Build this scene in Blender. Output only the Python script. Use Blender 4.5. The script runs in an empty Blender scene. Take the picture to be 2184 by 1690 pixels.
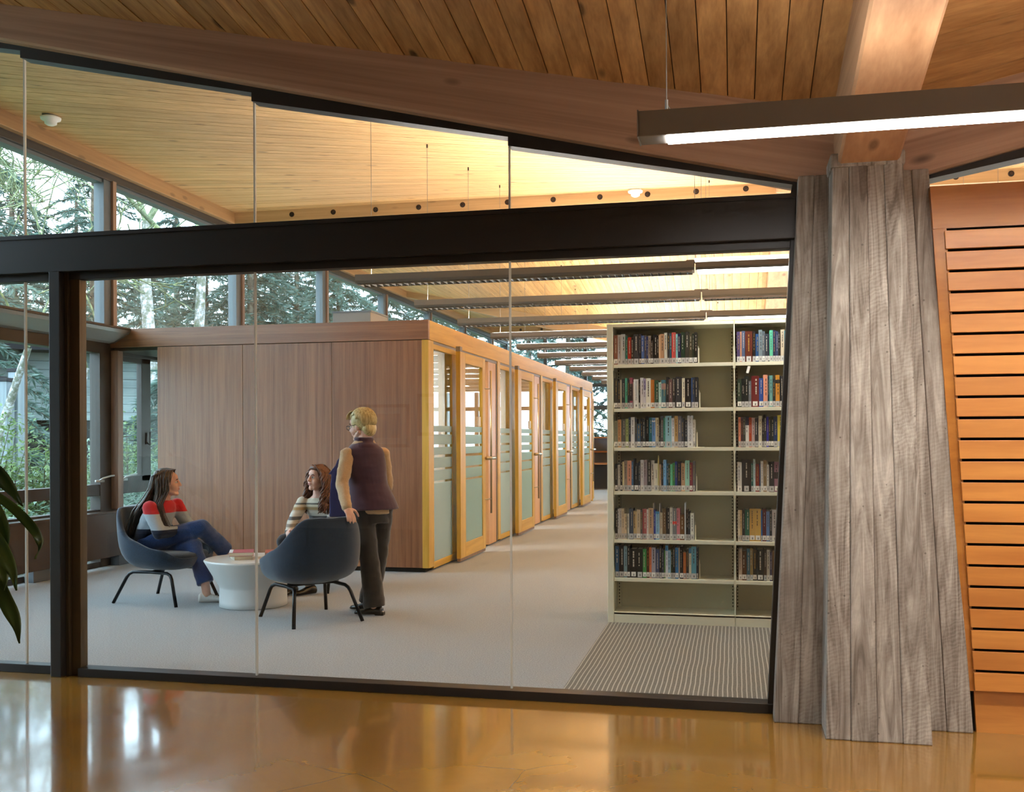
import bpy, bmesh, math, random
from math import sin, cos, pi, sqrt, atan2, radians
from mathutils import Vector, Matrix, Euler, noise as mnoise
random.seed(7)
sc = bpy.context.scene
col = sc.collection

# ------------------------------------------------------------------ camera
CAMH = 1.42
YAW = math.atan(475 / 2140.0)
cd = bpy.data.cameras.new('camera')
cd.sensor_width = 36.0
cd.lens = 2140 / 2184 * 36.0
cd.shift_y = (936 - 845) / 2184
cd.clip_start = 0.05
cd.clip_end = 300
cam = bpy.data.objects.new('camera', cd)
cam.matrix_world = Matrix.Translation((0, 0, CAMH)) @ Matrix.Rotation(YAW, 4, 'Z') @ Matrix.Rotation(pi / 2, 4, 'X') @ Matrix.Rotation(-0.0043, 4, 'Z')
col.objects.link(cam)
sc.camera = cam

# ------------------------------------------------------------------ world: bright overcast sky
SKY = 4.4
w = bpy.data.worlds.new('overcast_sky')
sc.world = w
w.use_nodes = True
bg = w.node_tree.nodes['Background']
bg.inputs[0].default_value = (0.66, 0.83, 1.0, 1)
bg.inputs[1].default_value = SKY

sc.view_settings.view_transform = 'Standard'
sc.view_settings.look = 'None'
sc.view_settings.gamma = 1
sc.view_settings.use_curve_mapping = False
sc.view_settings.exposure = 1.0
sc.cycles.transparent_max_bounces = 32
sc.cycles.max_bounces = 6
sc.cycles.diffuse_bounces = 3
sc.cycles.glossy_bounces = 3
sc.cycles.use_denoising = True
sc.cycles.use_adaptive_sampling = True
sc.cycles.adaptive_threshold = 0.04
sc.cycles.use_light_tree = False
sc.cycles.adaptive_min_samples = 16
sc.cycles.sample_clamp_indirect = 6
LAMP_HALL = 32.0      # radiance of the hall pendant lens
LAMP_IN = 23.0         # radiance of the lit reading room pendants (up and down)
WARM = (1.0, 0.95, 0.88)

# ------------------------------------------------------------------ small helpers
def lin(h):
    h = h.lstrip('#')
    o = []
    for i in (0, 2, 4):
        c = int(h[i:i + 2], 16) / 255
        o.append(c / 12.92 if c <= 0.04045 else ((c + 0.055) / 1.055) ** 2.4)
    return (o[0], o[1], o[2], 1.0)

def V(*a):
    return Vector(a)

def props(o, label=None, cat=None, group=None, kind=None):
    if label: o['label'] = label
    if cat: o['category'] = cat
    if group: o['group'] = group
    if kind: o['kind'] = kind
    return o

def empty(name, loc=(0, 0, 0), rz=0.0, parent=None, **k):
    o = bpy.data.objects.new(name, None)
    o.empty_display_size = 0.1
    col.objects.link(o)
    o.location = loc
    o.rotation_euler = (0, 0, rz)
    if parent:
        o.parent = parent
    return props(o, **k)

def world_loc(o):
    v = Vector((0, 0, 0))
    while o is not None:
        v += o.location
        o = o.parent
    return v

class MB:
    """collects shapes; build() links them as ONE mesh object"""
    def __init__(s):
        s.v = []; s.f = []; s.mi = []; s.cur = 0; s.sm = []; s.smooth = False
    def add(s, vs, fs):
        b = len(s.v)
        s.v += [tuple(p) for p in vs]
        for f in fs:
            s.f.append(tuple(i + b for i in f)); s.mi.append(s.cur); s.sm.append(s.smooth)
        return s
    def hexa(s, p):       # 8 points: bottom 0-3 ccw, top 4-7
        return s.add(p, [(0, 3, 2, 1), (4, 5, 6, 7), (0, 1, 5, 4), (1, 2, 6, 5), (2, 3, 7, 6), (3, 0, 4, 7)])
    def box(s, x0, x1, y0, y1, z0, z1):
        if x0 > x1: x0, x1 = x1, x0
        if y0 > y1: y0, y1 = y1, y0
        if z0 > z1: z0, z1 = z1, z0
        return s.hexa([(x0, y0, z0), (x1, y0, z0), (x1, y1, z0), (x0, y1, z0), (x0, y0, z1), (x1, y0, z1), (x1, y1, z1), (x0, y1, z1)])
    def quad(s, a, b, c, d):
        return s.add([a, b, c, d], [(0, 1, 2, 3)])
    def ring(s, rings, cap0=True, cap1=True):
        n = len(rings[0]); vs = [p for r in rings for p in r]; fs = []
        for k in range(len(rings) - 1):
            for i in range(n):
                j = (i + 1) % n
                fs.append((k * n + i, k * n + j, (k + 1) * n + j, (k + 1) * n + i))
        if cap0: fs.append(tuple(range(n - 1, -1, -1)))
        if cap1: fs.append(tuple((len(rings) - 1) * n + i for i in range(n)))
        return s.add(vs, fs)
    def tube(s, pts, r, n=8, cap=True):
        pts = [Vector(p) for p in pts]
        rr = r if isinstance(r, (list, tuple)) else [r] * len(pts)
        rings = []; up = None
        for i, p in enumerate(pts):
            t = (pts[min(i + 1, len(pts) - 1)] - pts[max(i - 1, 0)])
            t = t.normalized() if t.length > 1e-9 else Vector((0, 0, 1))
            if up is None:
                a = Vector((0, 0, 1)) if abs(t.z) < 0.9 else Vector((1, 0, 0))
                up = t.cross(a).normalized()
            up = (up - t * up.dot(t))
            up = up.normalized() if up.length > 1e-6 else t.orthogonal().normalized()
            b = t.cross(up)
            rings.append([tuple(p + (up * cos(2 * pi * k / n) + b * sin(2 * pi * k / n)) * rr[i]) for k in range(n)])
        return s.ring(rings, cap, cap)
    def cyl(s, a, b, r0, r1=None, n=12):
        return s.tube([a, b], [r0, r0 if r1 is None else r1], n)
    def lathe(s, prof, c=(0, 0, 0), n=32):
        rings = [[(c[0] + r * cos(2 * pi * k / n), c[1] + r * sin(2 * pi * k / n), c[2] + z) for k in range(n)] for r, z in prof]
        return s.ring(rings)
    def ball(s, c, r, n=12, m=8, rot=None):
        rx, ry, rz = (r, r, r) if isinstance(r, (int, float)) else r
        c = Vector(c); rings = []
        R = rot if rot is not None else Matrix.Identity(3)
        for i in range(m + 1):
            th = pi * (i + 0.02) / (m + 0.04)
            rings.append([tuple(c + R @ Vector((rx * sin(th) * cos(2 * pi * k / n), ry * sin(th) * sin(2 * pi * k / n), -rz * cos(th)))) for k in range(n)])
        return s.ring(rings)
    def prism(s, poly, y0, y1, axis='Y'):
        n = len(poly)
        def P(a, b, t):
            return (a, t, b) if axis == 'Y' else ((t, a, b) if axis == 'X' else (a, b, t))
        vs = [P(a, b, y0) for a, b in poly] + [P(a, b, y1) for a, b in poly]
        fs = [tuple(range(n)), tuple(range(2 * n - 1, n - 1, -1))] + [(i, i + n, (i + 1) % n + n, (i + 1) % n) for i in range(n)]
        return s.add(vs, fs)
    def mesh(s, name, mats, off=(0, 0, 0), fix=True):
        me = bpy.data.meshes.new(name)
        off = Vector(off)
        me.from_pydata([tuple(Vector(p) - off) for p in s.v], [], s.f)
        mats = mats if isinstance(mats, (list, tuple)) else [mats]
        for m in mats: me.materials.append(m)
        me.polygons.foreach_set('material_index', s.mi)
        me.polygons.foreach_set('use_smooth', s.sm)
        if fix:
            bm = bmesh.new(); bm.from_mesh(me)
            bmesh.ops.recalc_face_normals(bm, faces=bm.faces)
            bm.to_mesh(me); bm.free()
        me.update()
        return me
    def build(s, name, mats, parent=None, bevel=0, local=False, fix=True, origin=None, **k):
        off = Vector((0, 0, 0))
        if parent is not None and not local: off = world_loc(parent)
        if origin is not None:
            off = off * 0 + Vector(origin)
        me = s.mesh(name, mats, off, fix)
        o = bpy.data.objects.new(name, me)
        col.objects.link(o)
        if parent is not None: o.parent = parent
        if origin is not None:
            o.location = Vector(origin) - (world_loc(parent) if parent is not None and not local else Vector((0, 0, 0)))
        if bevel:
            b = o.modifiers.new('bevel', 'BEVEL'); b.width = bevel; b.segments = 2; b.limit_method = 'ANGLE'
        return props(o, **k)

def bx(name, m, dims, parent=None, bevel=0, **k):
    return MB().box(*dims).build(name, m, parent, bevel, **k)

def link_copy(src, parent=None):
    c = src.copy(); col.objects.link(c); c.parent = parent
    return c
def copy_tree(src, parent=None):
    c = link_copy(src, parent)
    for ch in list(src.children):
        copy_tree(ch, c)
    return c
# ------------------------------------------------------------------ procedural materials
def mat(name):
    m = bpy.data.materials.new(name); m.use_nodes = True
    nt = m.node_tree
    return m, nt, nt.nodes['Principled BSDF']
def nd(nt, t, inp=None, **at):
    n = nt.nodes.new(t)
    for k, v in at.items(): setattr(n, k, v)
    for k, v in (inp or {}).items():
        if isinstance(v, bpy.types.NodeSocket): nt.links.new(v, n.inputs[k])
        else: n.inputs[k].default_value = v
    return n
def ramp(nt, fac, stops):
    r = nd(nt, 'ShaderNodeValToRGB', {0: fac})
    e = r.color_ramp.elements
    while len(e) < len(stops): e.new(0.5)
    for i, (p, c) in enumerate(stops):
        e[i].position = p; e[i].color = c
    return r.outputs[0]
def setb(b, **k):
    nm = dict(color='Base Color', rough='Roughness', metal='Metallic', spec='Specular IOR Level', coat='Coat Weight', coatr='Coat Roughness', sheen='Sheen Weight', trans='Transmission Weight', ior='IOR', alpha='Alpha')
    for a, v in k.items(): b.inputs[nm[a]].default_value = v
def bump(nt, b, h, strength=0.3, dist=0.01):
    bp = nd(nt, 'ShaderNodeBump', {'Strength': strength, 'Distance': dist, 'Height': h})
    nt.links.new(bp.outputs[0], b.inputs['Normal'])
    return bp
def coords(nt, scale=(1, 1, 1), rot=(0, 0, 0), kind='Object'):
    tc = nd(nt, 'ShaderNodeTexCoord')
    mp = nd(nt, 'ShaderNodeMapping', {'Vector': tc.outputs[kind], 'Scale': scale, 'Rotation': rot})
    return mp.outputs[0]
def mixc(nt, fac, a, b, mode='MIX'):
    m = nd(nt, 'ShaderNodeMix', data_type='RGBA', blend_type=mode)
    for sk, v in ((m.inputs['Factor'], fac), (m.inputs[6], a), (m.inputs[7], b)):
        if isinstance(v, bpy.types.NodeSocket): nt.links.new(v, sk)
        else: sk.default_value = v
    return m.outputs[2]
def mth(nt, op, a, b=0.0, clamp=False):
    m = nd(nt, 'ShaderNodeMath', {0: a, 1: b}, operation=op); m.use_clamp = clamp
    return m.outputs[0]

def plain(name, hexc, rough=0.6, metal=0.0, spec=0.5, var=0.0, sheen=0.0, bumpn=0.0, bscale=60):
    m, nt, b = mat(name)
    c = lin(hexc)
    setb(b, color=c, rough=rough, metal=metal, spec=spec, sheen=sheen)
    if var or bumpn:
        n = nd(nt, 'ShaderNodeTexNoise', {'Vector': coords(nt), 'Scale': bscale, 'Detail': 4})
        if var:
            a = tuple(x * (1 - var) for x in c[:3]) + (1,); d = tuple(min(1, x * (1 + var)) for x in c[:3]) + (1,)
            nt.links.new(ramp(nt, n.outputs[0], [(0.3, a), (0.7, d)]), b.inputs['Base Color'])
        if bumpn: bump(nt, b, n.outputs[0], bumpn, 0.004)
    return m

def wood(name, c1, c2, axis='X', rough=0.5, rot=(0, 0, 0), fine=55, knots=0.0, vary=0.16, coat=0.0, streak=0.5, along=1.1):
    """streaked grain along one axis, optional knots, tone varies from piece to piece"""
    m, nt, b = mat(name)
    sca = {'X': (along, fine, fine), 'Y': (fine, along, fine), 'Z': (fine, fine, along)}[axis]
    oi = nd(nt, 'ShaderNodeObjectInfo')
    tc = nd(nt, 'ShaderNodeTexCoord')
    vr = nd(nt, 'ShaderNodeVectorRotate', {'Vector': tc.outputs['Object'], 'Rotation': rot}, rotation_type='EULER_XYZ')
    ofs = nd(nt, 'ShaderNodeVectorMath', {0: vr.outputs[0], 1: oi.outputs['Random']}, operation='ADD')
    mp = nd(nt, 'ShaderNodeMapping', {'Vector': ofs.outputs[0], 'Scale': sca})
    n1 = nd(nt, 'ShaderNodeTexNoise', {'Vector': mp.outputs[0], 'Scale': 0.35, 'Detail': 4, 'Roughness': 0.6, 'Distortion': 0.4})
    n2 = nd(nt, 'ShaderNodeTexNoise', {'Vector': mp.outputs[0], 'Scale': 1.7, 'Detail': 3})
    f = mth(nt, 'ADD', mth(nt, 'MULTIPLY', n1.outputs[0], 1 - streak * 0.5), mth(nt, 'MULTIPLY', n2.outputs[0], streak * 0.5))
    cc = ramp(nt, f, [(0.32, lin(c1)), (0.66, lin(c2))])
    if knots:
        ks = {'X': (1.0, 2.6, 2.6), 'Y': (2.6, 1.0, 2.6), 'Z': (2.6, 2.6, 1.0)}[axis]
        mk = nd(nt, 'ShaderNodeMapping', {'Vector': ofs.outputs[0], 'Scale': ks})
        vo = nd(nt, 'ShaderNodeTexVoronoi', {'Vector': mk.outputs[0], 'Scale': 1.7, 'Randomness': 1.0})
        kf = ramp(nt, vo.outputs['Distance'], [(0.075, (knots, knots, knots, 1)), (0.14, (0, 0, 0, 1))])
        dk = tuple(x * 0.28 for x in lin(c1)[:3]) + (1,)
        cc = mixc(nt, kf, cc, dk)
    tone = mth(nt, 'ADD', mth(nt, 'MULTIPLY', oi.outputs['Random'], 2 * vary), 1 - vary)
    hs = nd(nt, 'ShaderNodeHueSaturation', {'Color': cc, 'Value': tone})
    nt.links.new(hs.outputs[0], b.inputs['Base Color'])
    setb(b, rough=rough, coat=coat, coatr=0.25)
    return m

def emit(name, colr, s):
    m = bpy.data.materials.new(name); m.use_nodes = True
    nt = m.node_tree; nt.nodes.clear()
    e = nd(nt, 'ShaderNodeEmission', {0: tuple(colr) + (1,), 1: s})
    o = nd(nt, 'ShaderNodeOutputMaterial'); nt.links.new(e.outputs[0], o.inputs[0])
    return m

def glass(name, tint=(0.985, 0.992, 0.986), f0=0.04, rough=0.0, gain=1.0):
    m = bpy.data.materials.new(name); m.use_nodes = True
    nt = m.node_tree; nt.nodes.clear()
    t = nd(nt, 'ShaderNodeBsdfTransparent', {0: tint + (1,)})
    g = nd(nt, 'ShaderNodeBsdfGlossy', {'Roughness': rough})
    lw = nd(nt, 'ShaderNodeLayerWeight', {'Blend': 0.5})
    p5 = mth(nt, 'POWER', lw.outputs['Facing'], 5.0)
    fr = mth(nt, 'ADD', mth(nt, 'MULTIPLY', p5, 0.9 * gain), f0)
    mx = nd(nt, 'ShaderNodeMixShader', {0: fr, 1: t.outputs[0], 2: g.outputs[0]})
    o = nd(nt, 'ShaderNodeOutputMaterial'); nt.links.new(mx.outputs[0], o.inputs[0])
    return m

def frosted(name, c=(0.72, 0.84, 0.84)):
    m = bpy.data.materials.new(name); m.use_nodes = True
    nt = m.node_tree; nt.nodes.clear()
    tl = nd(nt, 'ShaderNodeBsdfTranslucent', {0: c + (1,)})
    df = nd(nt, 'ShaderNodeBsdfDiffuse', {0: tuple(x * 0.8 for x in c) + (1,)})
    gl = nd(nt, 'ShaderNodeBsdfGlossy', {'Roughness': 0.25})
    a = nd(nt, 'ShaderNodeMixShader', {0: 0.4, 1: tl.outputs[0], 2: df.outputs[0]})
    a2 = nd(nt, 'ShaderNodeMixShader', {0: 0.06, 1: a.outputs[0], 2: gl.outputs[0]})
    o = nd(nt, 'ShaderNodeOutputMaterial'); nt.links.new(a2.outputs[0], o.inputs[0])
    return m

SLOPE = math.atan(0.22)
W = {}
W['plankY'] = wood('plank_wood_along_y', '9a6b3c', 'd5a368', 'Y', 0.55, fine=38, knots=0.85)
W['plankX'] = wood('plank_wood_along_x', 'a2723e', 'd0a066', 'X', 0.55, fine=38, knots=0.85)
W['plankin'] = wood('pale_plank_along_x', 'bd8d56', 'e2b67e', 'X', 0.5, fine=60, knots=0.6, vary=0.10, along=0.8)
W['plankinY'] = wood('pale_plank_along_y', 'b5854c', 'd9ac70', 'Y', 0.5, fine=45, knots=0.7, vary=0.12)
W['glulam_l'] = wood('glulam_rising_left', '936d54', 'caa386', 'X', 0.55, rot=(0, -SLOPE, 0), fine=26, knots=0.8, vary=0.03, along=0.5)
W['glulam_r'] = wood('glulam_rising_right', '936d54', 'caa386', 'X', 0.55, rot=(0, SLOPE, 0), fine=26, knots=0.8, vary=0.03, along=0.5)
W['glulam_y'] = wood('glulam_along_y', 'a87a56', 'cfa27a', 'Y', 0.55, fine=26, knots=0.7, vary=0.03, along=0.5)
W['ridgeX'] = wood('ridge_glulam_x', 'a07a50', 'c09a6c', 'X', 0.5, fine=26, knots=0.5, vary=0.04)
W['ridgeY'] = wood('ridge_glulam_y', '8f6a44', 'b58c5e', 'Y', 0.5, fine=26, knots=0.5, vary=0.04)
W['cherry'] = wood('cherry_panel', '6e452b', '9c6c48', 'Z', 0.4, fine=70, vary=0.04, coat=0.15, along=2.0)
W['cherryX'] = wood('cherry_fascia', '6e452b', '9c6c48', 'X', 0.4, fine=60, vary=0.03, coat=0.15, along=1.5)
W['maple'] = wood('golden_maple_z', 'c0942f', 'dcb44e', 'Z', 0.45, fine=40, vary=0.03, coat=0.1, streak=0.25, along=2.0)
W['mapleY'] = wood('golden_maple_y', 'be922c', 'dab14a', 'Y', 0.5, fine=34, vary=0.03, coat=0.0, streak=0.25, along=2.0)
W['maplelight'] = wood('pale_maple', 'c99560', 'e0b17c', 'Z', 0.4, fine=40, vary=0.03, along=2.0)
W['slat'] = wood('orange_slat_wood', 'b06a28', 'd08a3e', 'X', 0.38, fine=26, vary=0.07, coat=0.25, streak=0.3, along=2.5)
W['deskwood'] = wood('desk_wood', '9a5c28', 'bd7a3c', 'X', 0.45, fine=30)
W['steel'] = plain('dark_bronze_steel', '2a241f', 0.42, 0.0, 0.45, var=0.08, bumpn=0.02, bscale=300)
W['bronze'] = plain('bronze_anodised', '5a4a34', 0.38, 0.55, 0.5)
W['alu'] = plain('brushed_aluminium', 'b4b4ae', 0.42, 0.6)
W['winframe'] = plain('dark_window_frame', '3a322c', 0.45, 0.1)
W['wingrey'] = plain('grey_blue_mullion', '5e6468', 0.5, 0.1)
W['winwood'] = wood('window_post_wood', '705543', '957660', 'Z', 0.5, fine=40)
W['seal'] = plain('clear_silicone', 'd9d6cb', 0.35)
W['dark'] = plain('shadow_gap', '17130f', 0.8)
W['deck'] = plain('roof_deck', '4a3522', 0.8)
W['white'] = plain('white_paint', 'e8e6df', 0.55)
W['offwhite'] = plain('warm_white_plaster', 'd8d0bf', 0.8)
W['fixture'] = plain('grey_fixture', '77726b', 0.45, 0.0)
W['fixhall'] = plain('taupe_fixture', '86807a', 0.42, 0.2)
W['louver'] = plain('mirror_louver', 'c8d0d8', 0.12, 1.0)
W['bolt'] = plain('bolt_steel', '3d3129', 0.4, 0.7)
W['boltdark'] = plain('bolt_recess', '2a1c12', 0.8)
W['radiator'] = plain('brown_radiator_cover', '4a3a2e', 0.4, 0.2, var=0.06, bscale=20)
W['brass'] = plain('satin_nickel', 'b8a888', 0.28, 1.0)
W['cream'] = plain('cream_enamel', 'e9e5ca', 0.42, 0.0, 0.5)
W['creamback'] = plain('cream_back_panel', 'c2ba98', 0.5)
W['glass'] = glass('partition_glass')
W['winglass'] = glass('window_glass', (0.93, 0.98, 0.98), 0.03)
W['doorglass'] = glass('door_glass', (0.93, 0.95, 0.93), 0.045)
W['frost'] = frosted('frosted_glass')
W['frostdoor'] = frosted('frosted_door_glass', (0.60, 0.76, 0.73))
W['lens'] = emit('lit_lens', (1.0, 0.97, 0.93), LAMP_HALL)
W['uplight'] = emit('lit_uplight', WARM, LAMP_IN * 0.85)
W['downlight'] = emit('lit_downlight', (1.0, 0.98, 0.95), LAMP_IN * 0.6)
W['roomlight'] = emit('study_room_lamp', (1.0, 0.97, 0.92), LAMP_IN * 1.9)
W['uphall'] = emit('hall_uplight', (1.0, 0.95, 0.88), LAMP_HALL * 0.34)
W['uplow'] = emit('dim_uplight', WARM, LAMP_IN * 1.75)

def polished_floor():
    m, nt, b = mat('polished_ochre_concrete')
    co = coords(nt)
    n1 = nd(nt, 'ShaderNodeTexNoise', {'Vector': co, 'Scale': 0.9, 'Detail': 7, 'Roughness': 0.62, 'Distortion': 0.6})
    n2 = nd(nt, 'ShaderNodeTexNoise', {'Vector': co, 'Scale': 5.0, 'Detail': 6})
    c = ramp(nt, n1.outputs[0], [(0.25, lin('80561f')), (0.5, lin('9c702c')), (0.75, lin('ad8036'))])
    c = mixc(nt, mth(nt, 'MULTIPLY', n2.outputs[0], 0.5), c, lin('8a632c'), 'MIX')
    tc = nd(nt, 'ShaderNodeTexCoord')
    # old ring marks of plant pots and a dark stain
    rings = [((-2.62, 5.03), 0.30, 0.012), ((-3.72, 5.00), 0.24, 0.01)]
    for (px, py), r, wd in rings:
        sub = nd(nt, 'ShaderNodeVectorMath', {0: tc.outputs['Object'], 1: (px, py, 0)}, operation='SUBTRACT')
        wob = nd(nt, 'ShaderNodeTexNoise', {'Vector': co, 'Scale': 9.0, 'Detail': 3})
        ln = nd(nt, 'ShaderNodeVectorMath', {0: sub.outputs[0]}, operation='LENGTH')
        d = mth(nt, 'ABSOLUTE', mth(nt, 'SUBTRACT', mth(nt, 'ADD', ln.outputs['Value'], mth(nt, 'MULTIPLY', wob.outputs[0], 0.05)), r + 0.025))
        f = mth(nt, 'MULTIPLY', mth(nt, 'LESS_THAN', d, wd), mth(nt, 'GREATER_THAN', wob.outputs[0], 0.42))
        c = mixc(nt, mth(nt, 'MULTIPLY', f, 0.16), c, lin('d9c49a'))
        inn = mth(nt, 'MULTIPLY', mth(nt, 'LESS_THAN', ln.outputs['Value'], r), 0.12)
        c = mixc(nt, inn, c, lin('6a4a24'))
    # hairline cracks
    vo = nd(nt, 'ShaderNodeTexVoronoi', {'Vector': mixc(nt, 0.12, co, nd(nt, 'ShaderNodeTexNoise', {'Vector': co, 'Scale': 2.0}).outputs[1]), 'Scale': 0.42}, feature='DISTANCE_TO_EDGE')
    ck = mth(nt, 'LESS_THAN', vo.outputs['Distance'], 0.0011)
    c = mixc(nt, mth(nt, 'MULTIPLY', ck, 0.22), c, lin('4d3516'))
    nt.links.new(c, b.inputs['Base Color'])
    rr = ramp(nt, n2.outputs[0], [(0.3, (0.10, 0.10, 0.10, 1)), (0.75, (0.20, 0.20, 0.20, 1))])
    nt.links.new(rr, b.inputs['Roughness'])
    setb(b, spec=0.75, coat=0.75, coatr=0.06)
    n3 = nd(nt, 'ShaderNodeTexNoise', {'Vector': co, 'Scale': 2.6, 'Detail': 2})
    bump(nt, b, n3.outputs[0], 0.10, 0.02)
    return m
W['floor'] = polished_floor()

def carpet():
    m, nt, b = mat('grey_carpet')
    co = coords(nt)
    n = nd(nt, 'ShaderNodeTexNoise', {'Vector': co, 'Scale': 110, 'Detail': 4, 'Roughness': 0.75})
    n2 = nd(nt, 'ShaderNodeTexNoise', {'Vector': co, 'Scale': 0.7, 'Detail': 2})
    c = ramp(nt, n.outputs[0], [(0.3, lin('6c6f70')), (0.68, lin('b0b4b5'))])
    c = mixc(nt, mth(nt, 'MULTIPLY', n2.outputs[0], 0.25), c, lin('868888'))
    nt.links.new(c, b.inputs['Base Color'])
    setb(b, rough=0.95, spec=0.15, sheen=0.2)
    bump(nt, b, n.outputs[0], 0.6, 0.006)
    return m
W['carpet'] = carpet()

def striped():
    m, nt, b = mat('striped_walk_off_carpet')
    tc = nd(nt, 'ShaderNodeTexCoord')
    sx = nd(nt, 'ShaderNodeSeparateXYZ', {0: tc.outputs['Object']})
    wob = nd(nt, 'ShaderNodeTexNoise', {'Vector': tc.outputs['Object'], 'Scale': 3.0, 'Detail': 2})
    ph = mth(nt, 'ADD', mth(nt, 'MULTIPLY', sx.outputs[0], 1 / 0.0265), mth(nt, 'MULTIPLY', wob.outputs[0], 0.4))
    fr = mth(nt, 'FRACT', ph)
    s = mth(nt, 'LESS_THAN', mth(nt, 'ABSOLUTE', mth(nt, 'SUBTRACT', fr, 0.5)), 0.13)
    n = nd(nt, 'ShaderNodeTexNoise', {'Vector': coords(nt), 'Scale': 260, 'Detail': 2})
    base = ramp(nt, n.outputs[0], [(0.3, lin('63635e')), (0.7, lin('87867f'))])
    c = mixc(nt, mth(nt, 'MULTIPLY', s, 0.75), base, lin('bfbeb4'))
    nt.links.new(c, b.inputs['Base Color'])
    setb(b, rough=0.95, spec=0.1)
    bump(nt, b, n.outputs[0], 0.5, 0.004)
    return m
W['striped'] = striped()

def concrete():
    m, nt, b = mat('board_formed_concrete')
    tc = nd(nt, 'ShaderNodeTexCoord')
    oi = nd(nt, 'ShaderNodeObjectInfo')
    ofs = nd(nt, 'ShaderNodeVectorMath', {0: tc.outputs['Object'], 1: oi.outputs['Random']}, operation='ADD')
    of2 = nd(nt, 'ShaderNodeVectorMath', {0: ofs.outputs[0], 1: (7.3, 3.1, 5.7)}, operation='MULTIPLY')
    sh = nd(nt, 'ShaderNodeVectorMath', {0: tc.outputs['Object'], 1: nd(nt, 'ShaderNodeVectorMath', {0: oi.outputs['Random'], 1: (13.0, 7.0, 29.0)}, operation='MULTIPLY').outputs[0]}, operation='ADD').outputs[0]
    g = nd(nt, 'ShaderNodeMapping', {'Vector': sh, 'Scale': (17, 17, 1.1)})
    grain = nd(nt, 'ShaderNodeTexNoise', {'Vector': g.outputs[0], 'Scale': 1.0, 'Detail': 7, 'Roughness': 0.6, 'Distortion': 2.2})
    s = nd(nt, 'ShaderNodeMapping', {'Vector': sh, 'Rotation': (0, radians(20), 0)})
    wv = nd(nt, 'ShaderNodeTexWave', {'Vector': s.outputs[0], 'Scale': 17.0, 'Distortion': 7.0, 'Detail': 3, 'Detail Scale': 1.5}, bands_direction='Z')
    pm = nd(nt, 'ShaderNodeTexNoise', {'Vector': nd(nt, 'ShaderNodeMapping', {'Vector': sh, 'Scale': (5, 5, 1.2)}).outputs[0], 'Scale': 1.0, 'Detail': 3})
    saw = nd(nt, 'ShaderNodeMath', {0: wv.outputs['Fac'], 1: ramp(nt, pm.outputs[0], [(0.42, (0, 0, 0, 1)), (0.66, (1, 1, 1, 1))])}, operation='MULTIPLY')
    blot = nd(nt, 'ShaderNodeTexNoise', {'Vector': sh, 'Scale': 2.2, 'Detail': 6, 'Roughness': 0.7})
    h = mth(nt, 'ADD', mth(nt, 'MULTIPLY', grain.outputs[0], 0.92), mth(nt, 'MULTIPLY', saw.outputs[0], 0.07))
    c = ramp(nt, h, [(0.33, lin('766a5f')), (0.48, lin('a3988c')), (0.64, lin('c4baad'))])
    c = mixc(nt, ramp(nt, blot.outputs[0], [(0.35, (0.55, 0.55, 0.55, 1)), (0.6, (0, 0, 0, 1))]), c, lin('6f6257'))
    vo = nd(nt, 'ShaderNodeTexVoronoi', {'Vector': sh, 'Scale': 14})
    pit = mth(nt, 'LESS_THAN', vo.outputs['Distance'], 0.07)
    c = mixc(nt, mth(nt, 'MULTIPLY', pit, 0.5), c, lin('3a332d'))
    nt.links.new(c, b.inputs['Base Color'])
    setb(b, rough=0.85, spec=0.25)
    bump(nt, b, h, 0.55, 0.012)
    return m
W['concrete'] = concrete()
# ------------------------------------------------------------------ the building: 25 ft umbrella bays of folded timber roof on concrete columns
XC, YC, S, XW = 0.65, 5.4, 7.62, -6.97
LOW, HIGH = 3.0, 4.62
def zc(x, y):
    a = min(abs(x - XC) / S, 1.0)
    t = abs((y - YC + S) % (2 * S) - S) / S
    return LOW + (HIGH - LOW) * (a + t - a * t)

def ceiling(x0, x1, y0, y1, axis, m, pw=0.1335):
    """one roof quarter: a deck with twisted boards laid side by side under it"""
    d = MB(); n = 10
    g = [[(x0 + (x1 - x0) * i / n, y0 + (y1 - y0) * j / n) for i in range(n + 1)] for j in range(n + 1)]
    def zq(x, y):
        e = 1e-4
        return zc(min(max(x, x0 + e), x1 - e), min(max(y, y0 + e), y1 - e))
    vs = [(x, y, zq(x, y) + 0.016) for r in g for x, y in r] + [(x, y, zq(x, y) + 0.12) for r in g for x, y in r]
    N = (n + 1) ** 2; fs = []
    for j in range(n):
        for i in range(n):
            a = j * (n + 1) + i; q = (a, a + 1, a + n + 2, a + n + 1)
            fs.append(q); fs.append(tuple(k + N for k in q[::-1]))
    d.add(vs, fs)
    root = d.build('ceiling', W['deck'], kind='structure')
    lo, hi = (x0, x1) if axis == 'Y' else (y0, y1)
    cnt = int(math.ceil((hi - lo) / pw))
    for k in range(cnt):
        a = lo + k * pw + 0.0025; b = min(lo + (k + 1) * pw - 0.0025, hi)
        if b - a < 0.02: continue
        if axis == 'Y': P = [(a, y0), (b, y0), (b, y1), (a, y1)]
        else: P = [(x0, a), (x1, a), (x1, b), (x0, b)]
        dz = 0.0015 * ((k * 7) % 3)
        MB().hexa([(x, y, zq(x, y) - dz) for x, y in P] + [(x, y, zq(x, y) + 0.018) for x, y in P]).build('plank', m, root, fix=False)
    return root
ceiling(XW, XC, YC - S, YC, 'Y', W['plankY'])
ceiling(XC, XC + S, YC - S, YC, 'X', W['plankX'])
ceiling(XW, XC, YC, YC + S, 'X', W['plankin'])
ceiling(XC, XC + S, YC, YC + S, 'Y', W['plankinY'])
ceiling(XW, XC, YC + S, YC + 2 * S, 'Y', W['plankinY'])
ceiling(XC, XC + S, YC + S, YC + 2 * S, 'X', W['plankin'])
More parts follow.
